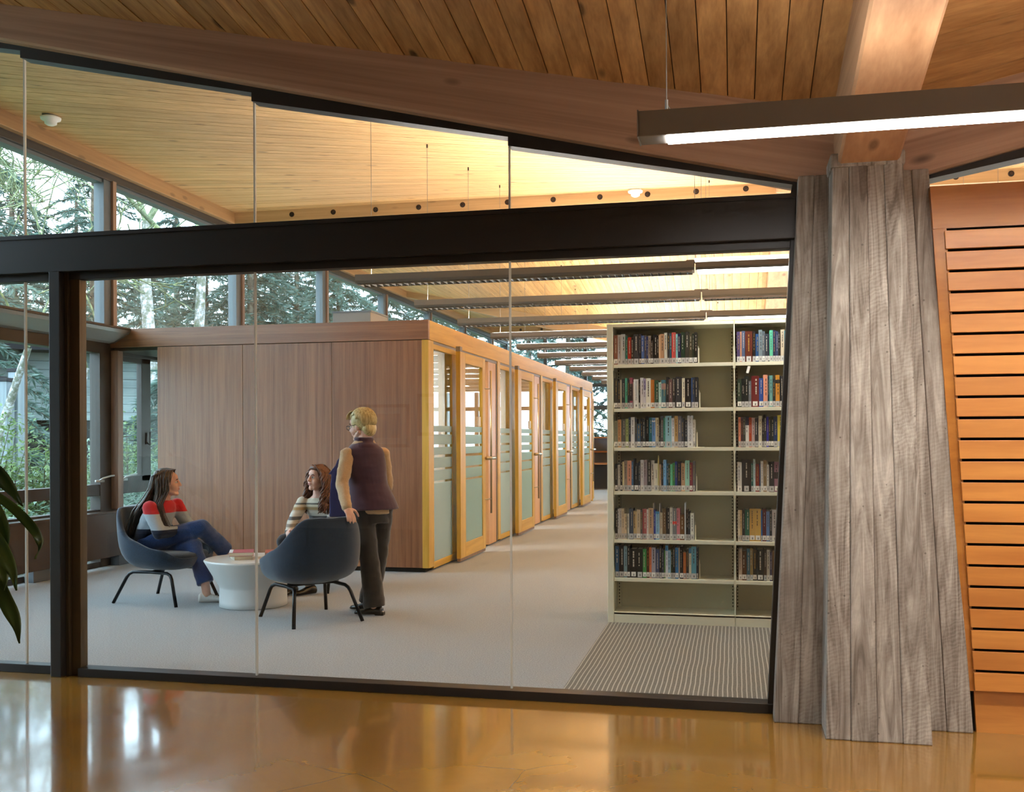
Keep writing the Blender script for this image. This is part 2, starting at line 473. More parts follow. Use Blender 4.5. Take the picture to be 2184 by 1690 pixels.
ceiling(XW, XC, YC + 2 * S, YC + 3 * S, 'Y', W['plankinY'])
ceiling(XW - 0.2, XC + S, -4.4, YC - S, 'X', W['plankX'], 0.3)

# glulam beams -------------------------------------------------------
def beam_x(name, m, xa, xb, y, label, hw=0.14, ch=0.012):
    """tapered glulam rising from the column along X"""
    b = MB()
    def zb(x): return 2.728 + 0.2421 * (abs(x - XC) - 0.338)
    def zt(x): return zc(x, y) + 0.03
    def sec(x): return [(x, y - hw, zb(x) + ch), (x, y - hw + ch, zb(x)), (x, y + hw - ch, zb(x)), (x, y + hw, zb(x) + ch), (x, y + hw, zt(x)), (x, y - hw, zt(x))]
    b.ring([sec(xa), sec(xb)])
    return b.build(name, m, label=label, cat='beam')
def beam_y(name, m, ya, yb, x, yc, label, hw=0.14, ch=0.012):
    b = MB()
    def zb(y): return 2.728 + 0.2421 * (abs(y - yc) - 0.338)
    def zt(y): return LOW + (HIGH - LOW) * abs(y - yc) / S + 0.03
    def sec(y): return [(x - hw, y, zb(y) + ch), (x - hw + ch, y, zb(y)), (x + hw - ch, y, zb(y)), (x + hw, y, zb(y) + ch), (x + hw, y, zt(y)), (x - hw, y, zt(y))]
    b.ring([sec(ya), sec(yb)])
    return b.build(name, m, label=label, cat='beam')
beam_x('glulam_beam', W['glulam_l'], XC - 0.02, XW, YC, 'long brown glulam beam sloping down over the glass wall to the concrete column')
beam_x('glulam_beam', W['glulam_r'], XC + 0.02, XC + S, YC, 'glulam beam rising to the right of the column above the slatted wall')
beam_y('glulam_beam', W['glulam_y'], YC - 0.02, YC - S, XC - 0.02, YC, 'pale glulam beam rising from the column toward the viewer behind the lit pendant')
beam_y('glulam_beam', W['glulam_y'], YC + 0.02, YC + S, XC, YC, 'glulam beam rising behind the column into the reading room')
beam_y('glulam_beam', W['glulam_y'], YC + 2 * S - 0.02, YC + S, XC, YC + 2 * S, 'brightly lit beam on the far reading room ceiling above the bookcase')
beam_x('glulam_beam', W['ridgeX'], XC, XW, YC + 2 * S, 'far sloping glulam beam over the study rooms')

def ridge_x(y, xa, xb, label, bolts):
    r = empty('ridge_beam', ((xa + xb) / 2, y, 4.46), label=label, cat='beam')
    MB().box(xa, xb, y - 0.09, y + 0.09, 4.46, 4.66).build('beam_body', W['ridgeX'], r, bevel=0.006)
    for bxx in bolts:
        bo = MB().cyl((bxx, y - 0.094, 4.545), (bxx, y - 0.088, 4.545), 0.036, n=16).build('bolt_recess', W['boltdark'], r)
        MB().cyl((bxx, y - 0.108, 4.545), (bxx, y - 0.09, 4.545), 0.02, n=6).build('bolt_head', W['bolt'], bo)
ridge_x(YC + S, XW, XC, 'horizontal beam with a row of bolts across the reading room ceiling', [-5.985 + 0.6135 * i for i in range(11)])
ridge_x(YC + S, XC, XC + S, 'bolted horizontal beam seen above the slatted wall', [1.38 + 0.6135 * i for i in range(8)])
ridge_x(YC + 3 * S, XW, XC, 'far bolted beam at the end of the corridor ceiling', [-5.985 + 0.6135 * i for i in range(11)])
bx('edge_beam', W['ridgeY'], (XW - 0.06, XW + 0.12, -4.3, 30.6, 4.455, 4.64), bevel=0.006, label='long wooden edge beam above the clerestory windows', cat='beam')

# column -------------------------------------------------------------
def column(cx, cy, label):
    r = empty('concrete_column', (cx, cy, 0), label=label, cat='column')
    zt = 2.735
    def strip(name, xb0, xb1, xt0, xt1, fb, ft, bb, bt, along='X', d=0.0):
        # strip of cast concrete between two edges (bottom, top) from front to back
        if along == 'X':
            p = [(xb0, fb - d, 0), (xb1, fb - d, 0), (xb1, bb, 0), (xb0, bb, 0), (xt0, ft - d, zt), (xt1, ft - d, zt), (xt1, bt, zt), (xt0, bt, zt)]
        return MB().hexa(p).build(name, W['concrete'], r, bevel=0.006)
    cb, ct = cx - 0.003, cx - 0.025
    # front arm: four boards wide
    e = [-1, -0.52, -0.02, 0.46, 1]; ds = [0.0, 0.006, 0.001, 0.005]
    for i in range(4):
        strip('cast_board', cb + e[i] * 0.235, cb + e[i + 1] * 0.235, ct + e[i] * 0.16, ct + e[i + 1] * 0.16, cy - 0.48, cy - 0.35, cy + 0.48, cy + 0.35, d=ds[i])
    # side wings
    for s in (-1, 1):
        for i, (q0, q1, d) in enumerate(((0.22, 0.345, 0.0), (0.345, 0.462, 0.005))):
            t0, t1 = ((0.15, 0.228), (0.228, 0.307))[i]
            a, b2, c2, d2 = cb + s * q0, cb + s * q1, ct + s * t0, ct + s * t1
            if s < 0: a, b2, c2, d2 = b2, a, d2, c2
            strip('cast_board', a, b2, c2, d2, cy - 0.235, cy - 0.16, cy + 0.235, cy + 0.16, d=d)
    # grout bed under the beams
    MB().box(ct - 0.17, ct + 0.17, cy - 0.36, cy + 0.2, zt - 0.02, zt + 0.05).build('grout_bed', W['concrete'], r, bevel=0.01)
    return r
column(XC, YC, 'tapered board-formed concrete column beside the slatted wooden wall')
column(XC, YC + 2 * S, 'far concrete column beyond the bookcase')

# floors -------------------------------------------------------------
bx('floor', W['floor'], (XW - 0.1, 8.4, -4.4, 5.37, -0.12, 0.0), kind='structure')
bx('floor', W['carpet'], (XW - 0.1, 8.4, 5.37, 30.72, -0.12, 0.0), kind='structure')
bx('striped_carpet_inlay', W['striped'], (-0.953, 3.2, 5.43, 7.69, 0.0, 0.006), label='striped taupe carpet strip between the glass wall and the bookcase', cat='carpet')

# glass wall ---------------------------------------------------------
gw = empty('wall_glass', (-3.3, 5.375, 0), kind='structure')
GY0, GY1 = 5.368, 5.380
def beambot(x): return 2.728 + 0.2421 * (abs(x - XC) - 0.338)
st = W['steel']
hd = MB().box(XW, 0.31, 5.30, 5.46, 2.435, 2.662).build('header', st, gw, bevel=0.004)
MB().box(XW, 0.31, 5.292, 5.302, 2.640, 2.664).build('header_flange', st, hd)
MB().box(XW, 0.31, 5.345, 5.42, 2.393, 2.440).build('head_frame', st, gw, bevel=0.003)
MB().box(XW, -4.02, 5.345, 5.42, 0.0, 0.052).build('sill', st, gw, bevel=0.003)
MB().box(-3.86, 0.2, 5.318, 5.42, 0.0, 0.050).build('sill', st, gw, bevel=0.003)
MB().box(-4.022, -3.948, 5.285, 5.40, 0.0, 2.438).build('post', st, gw, bevel=0.004)
MB().box(-3.948, -3.925, 5.33, 5.41, 0.0, 2.438).build('post_stop', W['bronze'], gw, bevel=0.002)
MB().box(-3.925, -3.862, 5.352, 5.42, 0.0, 2.438).build('jamb', W['bronze'], gw, bevel=0.003)
# jamb along the battered column
MB().hexa([(0.158, 5.33, 0), (0.195, 5.33, 0), (0.195, 5.43, 0), (0.158, 5.43, 0), (0.283, 5.33, 2.44), (0.32, 5.33, 2.44), (0.32, 5.43, 2.44), (0.283, 5.43, 2.44)]).build('jamb', st, gw, bevel=0.003)
MB().hexa([(0.283, 5.33, 2.66), (0.33, 5.33, 2.66), (0.33, 5.43, 2.66), (0.283, 5.43, 2.66), (0.300, 5.33, 2.75), (0.34, 5.33, 2.75), (0.34, 5.43, 2.75), (0.300, 5.43, 2.75)]).build('jamb', st, gw)
J = [XW, -5.78, -4.252, -2.718, -1.200, 0.30]
TOPS = [(4.40, 4.127), (4.105, 3.812), (3.768, 3.434), (3.384, 3.072), (3.024, 2.722)]
for i in range(5):
    a, b = J[i] + 0.004, J[i + 1] - 0.004
    ta, tb = TOPS[i]
    MB().prism([(a, 2.655), (b, 2.655), (b, tb), (a, ta)], GY0, GY1).build('glass_pane', W['glass'], gw)
    MB().prism([(J[i], ta - 0.006), (J[i + 1], tb - 0.006), (J[i + 1], beambot(J[i + 1]) + 0.02), (J[i], beambot(J[i]) + 0.02)], 5.335, 5.43).build('scribe_frame', st, gw)
    if i < 4:
        MB().box(J[i + 1] - 0.005, J[i + 1] + 0.005, GY0 - 0.002, GY1 + 0.002, 2.66, min(TOPS[i][1], TOPS[i + 1][0])).build('silicone_joint', W['seal'], gw)
for a, b in ((XW, -4.257), (-4.247, -4.02), (-3.862, -2.723), (-2.713, -1.205), (-1.195, None)):
    if b is None:
        MB().prism([(a, 0.045), (0.160, 0.045), (0.285, 2.40), (a, 2.40)], GY0, GY1).build('glass_pane', W['glass'], gw)
    else:
        MB().box(a, b, GY0, GY1, 0.045, 2.40).build('glass_pane', W['glass'], gw)
for x in (-4.252, -2.718, -1.200):
    MB().box(x - 0.005, x + 0.005, GY0 - 0.002, GY1 + 0.002, 0.05, 2.393).build('silicone_joint', W['seal'], gw)
# small glazed triangle right of the column, above the slatted wall
g2 = empty('wall_glass', (2.2, 5.375, 2.6), kind='structure')
xr0, xr1 = 0.958, 5.2
def rt(x): return 2.705 + 0.185 * (x - 0.958)
MB().prism([(xr0, 2.6), (xr1, 2.6), (xr1, rt(xr1)), (xr0, rt(xr0))], GY0, GY1).build('glass_pane', W['glass'], g2)
MB().prism([(xr0 - 0.06, rt(xr0) - 0.015), (xr1, rt(xr1) - 0.008), (xr1, rt(xr1) + 0.07), (xr0 - 0.06, rt(xr0) + 0.05)], 5.30, 5.43).build('head_frame', st, g2)
MB().prism([(xr0 - 0.06, rt(xr0) + 0.03), (xr1, rt(xr1) + 0.05), (xr1, beambot(xr1) + 0.03), (xr0 - 0.06, beambot(xr0) + 0.03)], 5.27, 5.43).build('head_frame', st, g2)

# slatted wall on the right -----------------------------------------
wr = empty('wall_right', (4.5, 5.2, 0), kind='structure')
def edge(z): return 1.128 - z * 0.0575
def cw(z): return 1.100 - z * 0.0647
MB().hexa([(cw(0), 5.217, 0), (8.3, 5.217, 0), (8.3, 5.30, 0), (cw(0), 5.30, 0), (cw(2.63), 5.217, 2.63), (8.3, 5.217, 2.63), (8.3, 5.30, 2.63), (cw(2.63), 5.30, 2.63)]).build('backing_board', W['dark'], wr)

MB().hexa([(edge(0), 5.185, 0), (8.3, 5.185, 0), (8.3, 5.216, 0), (edge(0), 5.216, 0), (edge(0.2), 5.185, 0.2), (8.3, 5.185, 0.2), (8.3, 5.216, 0.2), (edge(0.2), 5.216, 0.2)]).build('base_panel', W['slat'], wr)
MB().hexa([(cw(2.43), 5.19, 2.428), (8.3, 5.165, 2.428), (8.3, 5.24, 2.428), (cw(2.43), 5.24, 2.428), (cw(2.64), 5.19, 2.635), (8.3, 5.165, 2.635), (8.3, 5.24, 2.635), (cw(2.64), 5.24, 2.635)]).build('top_panel', W['slat'], wr)
MB().hexa([(cw(0.2), 5.175, 0.2), (edge(0.2) + 0.012, 5.175, 0.2), (edge(0.2) + 0.012, 5.216, 0.2), (cw(0.2), 5.216, 0.2), (cw(2.43), 5.20, 2.43), (edge(2.43) + 0.012, 5.175, 2.43), (edge(2.43) + 0.012, 5.216, 2.43), (cw(2.43), 5.216, 2.43)]).build('edge_strip', W['slat'], wr)
for k in range(22):
    z0 = 0.207 + k * 0.1007
    z1 = z0 + 0.0875
    a, b = edge(z0) - 0.002, edge(z1) - 0.002
    MB().hexa([(a, 5.148, z0), (4.6, 5.148, z0), (4.6, 5.17, z0), (a, 5.17, z0), (b, 5.148, z1), (4.6, 5.148, z1), (4.6, 5.17, z1), (b, 5.17, z1)]).build('slat', W['slat'], wr, bevel=0.002)

# rest of the shell (hall behind the camera, reading room far sides) -----
bx('wall_back', W['offwhite'], (XW - 0.1, 8.4, -4.4, -4.3, 0, 4.7), kind='structure')
bx('wall_east', W['offwhite'], (8.3, 8.4, -4.3, 30.72, 0, 4.7), kind='structure')
bx('wall_end', W['offwhite'], (3.0, 8.3, 30.6, 30.72, 0, 4.7), kind='structure')
bx('ceiling', W['plankin'], (XC, 8.4, YC + 2 * S, 30.72, 4.62, 4.74), kind='structure')
bx('ceiling', W['plankin'], (XW, XC, YC + 3 * S, 30.72, 4.62, 4.74), kind='structure')

# window wall on the left ---------------------------------------------
bx('wall_west_glare_block', W['offwhite'], (XW - 0.15, XW, -4.3, 3.0, 0, 4.7), kind='structure')  # unseen solid stretch added to keep hall window glare out of the glass
ww = empty('window_1', (XW, 8.0, 0), kind='structure')
wf, wg = W['winframe'], W['wingrey']
Y0, Y1 = 3.0, 30.6
MB().box(XW - 0.10, XW + 0.02, Y0, Y1, 0.80, 0.925).build('transom', wf, ww, bevel=0.004)
MB().box(XW - 0.10, XW + 0.02, Y0, Y1, 0.585, 0.645).build('sill', wf, ww, bevel=0.004)
MB().box(XW - 0.10, XW + 0.02, Y0, Y1, 0.0, 0.06).build('bottom_rail', wf, ww)
MB().box(XW - 0.12, XW + 0.03, Y0, Y1, 2.40, 2.53).build('head_rail', wf, ww, bevel=0.004)
MB().box(XW - 0.12, XW + 0.03, Y0, Y1, 2.53, 2.74).build('clerestory_sill', wf, ww, bevel=0.004)
MB().box(XW - 0.12, XW + 0.05, Y0, Y1, 4.37, 4.458).build('clerestory_head', wf, ww, bevel=0.004)
MB().box(XW - 0.12, XW + 0.01, Y0, Y1, 4.335, 4.372).build('clerestory_head_stop', wg, ww)
my = [10.135 + 3.08 * k for k in range(-2, 7)]
for a, b in zip([Y0] + my, my + [Y1]):
    a2, b2 = a + 0.05, b - 0.05
    MB().box(XW - 0.035, XW - 0.023, a2, b2, 2.73, 4.36).build('glass_pane', W['winglass'], ww)
    MB().box(XW - 0.035, XW - 0.023, a2, b2, 0.92, 2.41).build('glass_pane', W['winglass'], ww)
    MB().box(XW - 0.035, XW - 0.023, a2, b2, 0.64, 0.805).build('glass_pane', W['winglass'], ww)
    MB().box(XW - 0.035, XW - 0.023, a2, b2, 0.05, 0.59).build('glass_pane', W['winglass'], ww)
for y in my:
    mu = MB().box(XW - 0.10, XW + 0.03, y - 0.075, y + 0.055, 2.73, 4.38).build('clerestory_mullion', wg, ww, bevel=0.003)
    MB().box(XW - 0.02, XW + 0.06, y + 0.055, y + 0.12, 2.73, 4.38).build('mullion_cover', W['winwood'], mu)
    MB().box(XW - 0.10, XW + 0.03, y - 0.16, y + 0.06, 0.0, 2.42).build('mullion', wf, ww, bevel=0.003)
    MB().box(XW - 0.02, XW + 0.07, y + 0.06, y + 0.165, 0.64, 2.42).build('mullion_cover', W['winwood'], ww, bevel=0.003)
# casement beyond the corner with its handles
MB().box(XW - 0.05, XW + 0.02, 10.80, 10.99, 0.93, 2.42).build('casement_stile', wf, ww, bevel=0.004)
MB().box(XW - 0.05, XW + 0.02, 10.30, 10.99, 0.92, 1.00).build('casement_rail', wf, ww, bevel=0.004)
MB().box(XW - 0.05, XW + 0.02, 10.30, 10.99, 2.34, 2.42).build('casement_rail', wf, ww, bevel=0.004)
def winhandle(y, z, up=False):
    h = MB(); h.smooth = True
    if up:
        h.box(XW + 0.02, XW + 0.035, y - 0.012, y + 0.012, z - 0.05, z + 0.09)
        h.tube([(XW + 0.03, y, z - 0.03), (XW + 0.07, y, z - 0.06), (XW + 0.075, y, z + 0.10)], 0.009, 8)
    else:
        h.box(XW + 0.02, XW + 0.04, y - 0.09, y + 0.06, z - 0.015, z + 0.012)
        h.tube([(XW + 0.03, y - 0.03, z), (XW + 0.06, y, z + 0.03), (XW + 0.10, y + 0.09, z + 0.055), (XW + 0.10, y + 0.15, z + 0.058)], 0.010, 8)
    h.build('window_handle', W['alu'] if not up else wf, ww)
winhandle(9.98, 0.965); winhandle(10.42, 0.965); winhandle(10.89, 1.42, True)
# radiator cover along the sill, standing on dark feet
rc = empty('radiator_cover', (XW + 0.2, 8.0, 0), label='low brown radiator cover running under the windows', cat='radiator')
MB().box(XW + 0.10, XW + 0.16, 5.48, 11.6, 0.115, 0.605).build('front_panel', W['radiator'], rc, bevel=0.006)
MB().box(XW + 0.02, XW + 0.17, 5.48, 11.6, 0.600, 0.622).build('top_plate', W['radiator'], rc, bevel=0.004)
MB().box(XW + 0.04, XW + 0.09, 5.48, 11.6, 0.13, 0.20).build('fin_tube', W['wingrey'], rc)
for k in range(4):
    y = 10.27 - k * 1.42
    MB().box(XW + 0.04, XW + 0.15, y - 0.13, y + 0.13, 0.0, 0.12).build('foot', W['wingrey'], rc, bevel=0.004)
# aluminium light shelf on the transom
ls = empty('light_shelf', (XW + 0.2, 8.0, 2.6), label='long aluminium light shelf fixed under the clerestory windows', cat='light shelf')
MB().prism([(XW + 0.03, 2.52), (XW + 0.10, 2.535), (XW + 0.27, 2.625), (XW + 0.30, 2.66), (XW + 0.27, 2.665), (XW + 0.03, 2.60)], 5.48, 10.14).build('shelf_body', W['alu'], ls, bevel=0.004)
MB().box(XW + 0.03, XW + 0.31, 5.48, 10.15, 2.662, 2.678).build('shelf_cap', wf, ls)
MB().prism([(XW + 0.02, 2.51), (XW + 0.10, 2.525), (XW + 0.28, 2.62), (XW + 0.31, 2.67), (XW + 0.02, 2.67)], 10.14, 10.152).build('end_cap', W['fixture'], ls)
# ------------------------------------------------------------------ row of glazed study rooms
BX, BY, BE = -3.16, 10.17, 22.75
sr = empty('wall_study', (-4.8, BY, 0), kind='structure')
MB().box(-6.30, BX - 0.06, BY + 0.06, BE, 0.0, 0.05).build('plinth', W['dark'], sr)
MB().box(-6.95, BX, BY, BY + 0.05, 2.476, 2.684).build('front_fascia', W['cherryX'], sr, bevel=0.003)
MB().box(BX - 0.05, BX, BY + 0.05, BE, 2.476, 2.684).build('corridor_fascia', W['mapleY'], sr, bevel=0.003)
MB().box(-6.95, BX - 0.05, BY + 0.05, BE, 2.60, 2.66).build('roof', W['white'], sr)
MB().box(-6.95, -6.33, BY + 0.05, BE, 2.44, 2.476).build('soffit', wf, sr)
for a, b in ((-6.349, -5.304), (-5.300, -4.254), (-4.250, -3.19)):
    MB().box(a, b, BY + 0.004, BY + 0.03, 0.052, 2.470).build('wall_panel', W['cherry'], sr, bevel=0.002)
MB().box(-6.345, -3.19, BY + 0.034, BY + 0.09, 0.05, 2.60).build('core_wall', W['dark'], sr)
MB().box(-6.345, -6.30, BY + 0.09, BE, 0.0, 2.60).build('rear_wall', W['white'], sr)
MB().box(BX - 0.075, BX, BY + 0.002, BY + 0.19, 0.05, 2.472).build('corner_post', W['maple'], sr, bevel=0.003)
MB().box(BX - 0.05, BX - 0.01, BY + 0.19, BE, 2.44, 2.478).build('door_track', W['fixture'], sr)
# wooden post where the fascia meets the windows
MB().box(XW + 0.04, XW + 0.13, BY - 0.01, BY + 0.09, 0.64, 2.44).build('end_post', W['winwood'], sr, bevel=0.003)

STR = [(1.50, 1.565), (1.36, 1.47), (1.248, 1.33), (1.103, 1.217), (0.964, 1.078), (0.06, 0.938)]
def frost_bands(parent, x, ya, yb, zlo, m):
    for i, (a, b) in enumerate(STR):
        a = max(a, zlo)
        MB().box(x - 0.0035, x + 0.0075, ya + 0.002, yb - 0.002, a, b).build('frosted_band', m, parent)

def module(i):
    y0 = 10.36 + 3.14 * i
    # fixed sidelight
    wn = empty('window_%d' % (i + 2), (BX, y0, 0), kind='structure')
    MB().box(BX - 0.05, BX - 0.005, y0, y0 + 0.98, 0.025, 0.095).build('bottom_rail', W['mapleY'], wn, bevel=0.003)
    MB().box(BX - 0.05, BX - 0.005, y0, y0 + 0.98, 2.39, 2.445).build('top_rail', W['mapleY'], wn, bevel=0.003)
    MB().box(BX - 0.10, BX - 0.01, y0 + 0.76, y0 + 0.99, 0.025, 2.44).build('jamb_post', W['maple'], wn, bevel=0.003)
    MB().box(BX - 0.034, BX - 0.026, y0, y0 + 0.76, 0.09, 2.40).build('glass_pane', W['doorglass'], wn)
    frost_bands(wn, BX - 0.024, y0, y0 + 0.76, 0.095, W['frost'])
    # sliding door, hung in front of the wall line
    d0, d1 = y0 + 0.69, y0 + 1.87
    xf0, xf1 = BX + 0.055, BX + 0.105
    dr = empty('door_%d' % (i + 1), (BX + 0.08, (d0 + d1) / 2, 0), kind='structure')
    MB().box(xf0, xf1, d0, d0 + 0.23, 0.05, 2.42).build('stile', W['maple'], dr, bevel=0.003)
    MB().box(xf0, xf1, d1 - 0.14, d1, 0.05, 2.42).build('stile', W['maple'], dr, bevel=0.003)
    MB().box(xf0, xf1, d0 + 0.23, d1 - 0.14, 0.05, 0.215).build('bottom_rail', W['mapleY'], dr, bevel=0.003)
    MB().box(xf0, xf1, d0 + 0.23, d1 - 0.14, 2.30, 2.42).build('top_rail', W['mapleY'], dr, bevel=0.003)
    MB().box(xf0 + 0.005, xf1 - 0.005, d0 + 0.002, d1 - 0.002, 0.018, 0.052).build('kick_strip', W['winwood'], dr)
    MB().box(xf0 + 0.02, xf0 + 0.028, d0 + 0.23, d1 - 0.14, 0.21, 2.305).build('glass_pane', W['doorglass'], dr)
    frost_bands(dr, xf0 + 0.031, d0 + 0.23, d1 - 0.14, 0.215, W['frostdoor'])
    MB().box(xf0, xf1, d0 - 0.004, d0 + 0.09, 2.42, 2.476).build('hanger', W['fixture'], dr)
    # pull bar
    h = MB(); h.smooth = True
    yb = d1 + 0.05
    h.cyl((xf1 + 0.045, yb + 0.06, 0.48), (xf1 + 0.045, yb + 0.06, 2.28), 0.0125, n=10)
    for z in (0.66, 2.05):
        h.cyl((xf1 + 0.045, yb + 0.06, z), (xf1 - 0.0, d1 - 0.04, z), 0.008, n=8)
    h.build('pull_bar', W['brass'], dr)
    h = MB(); h.smooth = True
    h.cyl((xf1 + 0.02, d1 - 0.03, 1.175), (xf1 + 0.06, d1 + 0.24, 1.175), 0.022, n=12)
    h.build('latch_pull', W['brass'], dr)
    MB().box(xf1 - 0.018, xf1 - 0.010, d1 - 0.31, d1 - 0.20, 1.575, 1.69).build('door_notice', W['white'], dr)
    # opening, return wall and post
    MB().box(BX - 0.35, BX - 0.015, y0 + 2.50, y0 + 2.94, 0.02, 2.44).build('return_panel', W['maplelight'], sr, bevel=0.003)
    MB().box(BX - 0.03, BX - 0.008, y0 + 2.945, y0 + 2.985, 0.02, 2.44).build('metal_edge', W['fixture'], sr)
    MB().box(BX - 0.08, BX, y0 + 2.99, y0 + 3.14, 0.04, 2.476).build('post', W['maple'], sr, bevel=0.003)
    MB().box(-6.30, BX - 0.35, y0 + 2.62, y0 + 2.74, 0.0, 2.60).build('partition', W['white'], sr)
    # soft ceiling lamp inside the room
    MB().box(-5.6, -4.0, y0 + 1.2, y0 + 1.38, 2.555, 2.60).build('ceiling_lamp', [W['roomlight']], sr)
for i in range(4): module(i)
MB().box(-6.30, BX, BE - 0.08, BE, 0.0, 2.60).build('end_wall', W['mapleY'], sr)

# grey duct box on the roof of the study rooms
du = empty('roof_duct', (-4.5, 11.8, 2.66), label='grey sheet metal box on top of the study rooms', cat='duct')
MB().box(-4.79, -4.30, 11.5, 12.1, 2.66, 2.975).build('duct_body', W['fixture'], du, bevel=0.006)
MB().box(-4.80, -4.29, 11.49, 12.11, 2.965, 2.985).build('duct_flange', W['wingrey'], du)

# ------------------------------------------------------------------ lamps
def pendant_in(k):
    y = 7.375 + 1.463 * k
    xa, xm, xb = -2.86, -0.275, 5.2
    z0, z1 = 2.612, 2.690
    ords = ['nearest', 'second', 'third', 'fourth', 'fifth', 'sixth', 'seventh', 'eighth', 'ninth', 'tenth', 'eleventh', 'twelfth', 'thirteenth', 'fourteenth']
    lab = 'long grey linear pendant light over the corridor, %s from the glass wall' % ords[k]
    r = empty('linear_pendant', (0, y, z0), label=lab, cat='pendant light', group='linear pendants in the reading room')
    for a, b, nm in ((xa, xm, 0), (xm, 2.45, 1), (2.45, xb, 2)):
        MB().prism([(y - 0.075, z0 + 0.012), (y - 0.085, z0 + 0.03), (y - 0.085, z1), (y + 0.085, z1), (y + 0.085, z0 + 0.03), (y + 0.075, z0 + 0.012)], a + 0.006, b - 0.006, 'X').build('housing', W['fixture'], r)
        lit = nm > 0
        lo = MB()
        if lit and k % 2 == 0:
            lo.box(a + 0.02, b - 0.02, y - 0.068, y + 0.068, z0 + 0.002, z0 + 0.013)
            lo.build('lit_lens', W['downlight'], r)
        else:
            lo.box(a + 0.02, b - 0.02, y - 0.07, y - 0.064, z0, z0 + 0.02)
            lo.box(a + 0.02, b - 0.02, y + 0.064, y + 0.07, z0, z0 + 0.02)
            if k < 6:
                n = int((b - a) / 0.052)
                for q in range(n):
                    x = a + 0.03 + q * 0.052
                    lo.quad((x, y - 0.065, z0), (x, y + 0.065, z0), (x + 0.016, y + 0.065, z0 + 0.022), (x + 0.016, y - 0.065, z0 + 0.022))
            lo.build('louver', W['louver'], r, fix=False)
        MB().box(a + 0.03, b - 0.03, y - 0.05, y + 0.05, z1 - 0.002, z1 + 0.004).build('uplight', W['uplight'] if lit else W['uplow'], r)
    MB().box(xm - 0.06, xm + 0.06, y - 0.05, y + 0.05, z1, z1 + 0.012).build('joint_clip', W['fixture'], r)
    for x in (-2.75, xm, 2.45):
        MB().cyl((x, y, z1), (x, y, zc(x, y)), 0.0022, n=5).build('cable', W['fixture'], r)
        MB().cyl((x, y, zc(x, y) - 0.03), (x, y, zc(x, y) + 0.01), 0.008, n=8).build('ceiling_mount', W['bolt'], r)
for k in range(13): pendant_in(k)

def pendant_hall(y, xa, xb, lab):
    z0, z1 = 2.600, 2.700
    r = empty('linear_pendant', ((xa + xb) / 2, y, z0), label=lab, cat='pendant light')
    MB().box(xa, xb, y - 0.062, y + 0.062, z0, z1).build('housing', W['fixhall'], r, bevel=0.003)
    MB().box(xa + 0.108, xb - 0.108, y - 0.052, y + 0.052, z0 - 0.006, z0 + 0.002).build('lit_lens', W['lens'], r)
    MB().box(xa - 0.006, xa, y - 0.064, y + 0.064, z0 - 0.002, z1 + 0.004).build('end_cap', W['fixhall'], r)
    MB().box(xa + 0.15, xb - 0.15, y - 0.03, y + 0.02, z1 - 0.002, z1 + 0.003).build('uplight', W['uphall'], r)
    for x in (xa + 0.105, xb - 0.1):
        MB().cyl((x, y, z1), (x, y, zc(x, y)), 0.0022, n=6).build('cable', W['alu'], r)
        g = MB(); g.cyl((x, y, z1 + 0.0), (x, y, z1 + 0.055), 0.006, n=8)
        g.tube([(x, y, z1 + 0.04), (x + 0.015, y, z1 + 0.015), (x + 0.028, y, z1 + 0.004)], 0.002, 5)
        g.build('cable_gripper', W['alu'], r)
pendant_hall(4.0, -0.362, 4.4, 'bright linear pendant light hanging in front of the glass wall')
for y, nm in ((1.2, 'first'), (-1.6, 'second')):  # unseen pendants added to brighten the hall and the beam soffit
    pendant_hall(y, 1.0, 6.0, 'added linear pendant light, out of view, brightening the hall, %s row' % nm)

def smoke(x, y, lab):
    r = empty('smoke_detector', (x, y, zc(x, y)), label=lab, cat='smoke detector')
    z = zc(x, y)
    b = MB(); b.smooth = True
    b.lathe([(0.075, z + 0.03), (0.078, z - 0.005), (0.07, z - 0.012)], (x, y, 0), 24).build('base', W['fixture'] if x < -6 else W['white'], r)
    b = MB(); b.smooth = True
    b.lathe([(0.065, z - 0.012), (0.095, z - 0.025), (0.09, z - 0.045), (0.058, z - 0.055), (0.055, z - 0.085), (0.03, z - 0.10)], (x, y, 0), 24).build('sensor_head', W['white'], r)
smoke(-6.4, 8.45, 'white smoke detector on the ceiling near the clerestory windows')
smoke(-1.216, 12.75, 'white smoke detector beside the bolted beam')
smoke(-4.2, 14.2, 'white smoke detector above the study rooms')
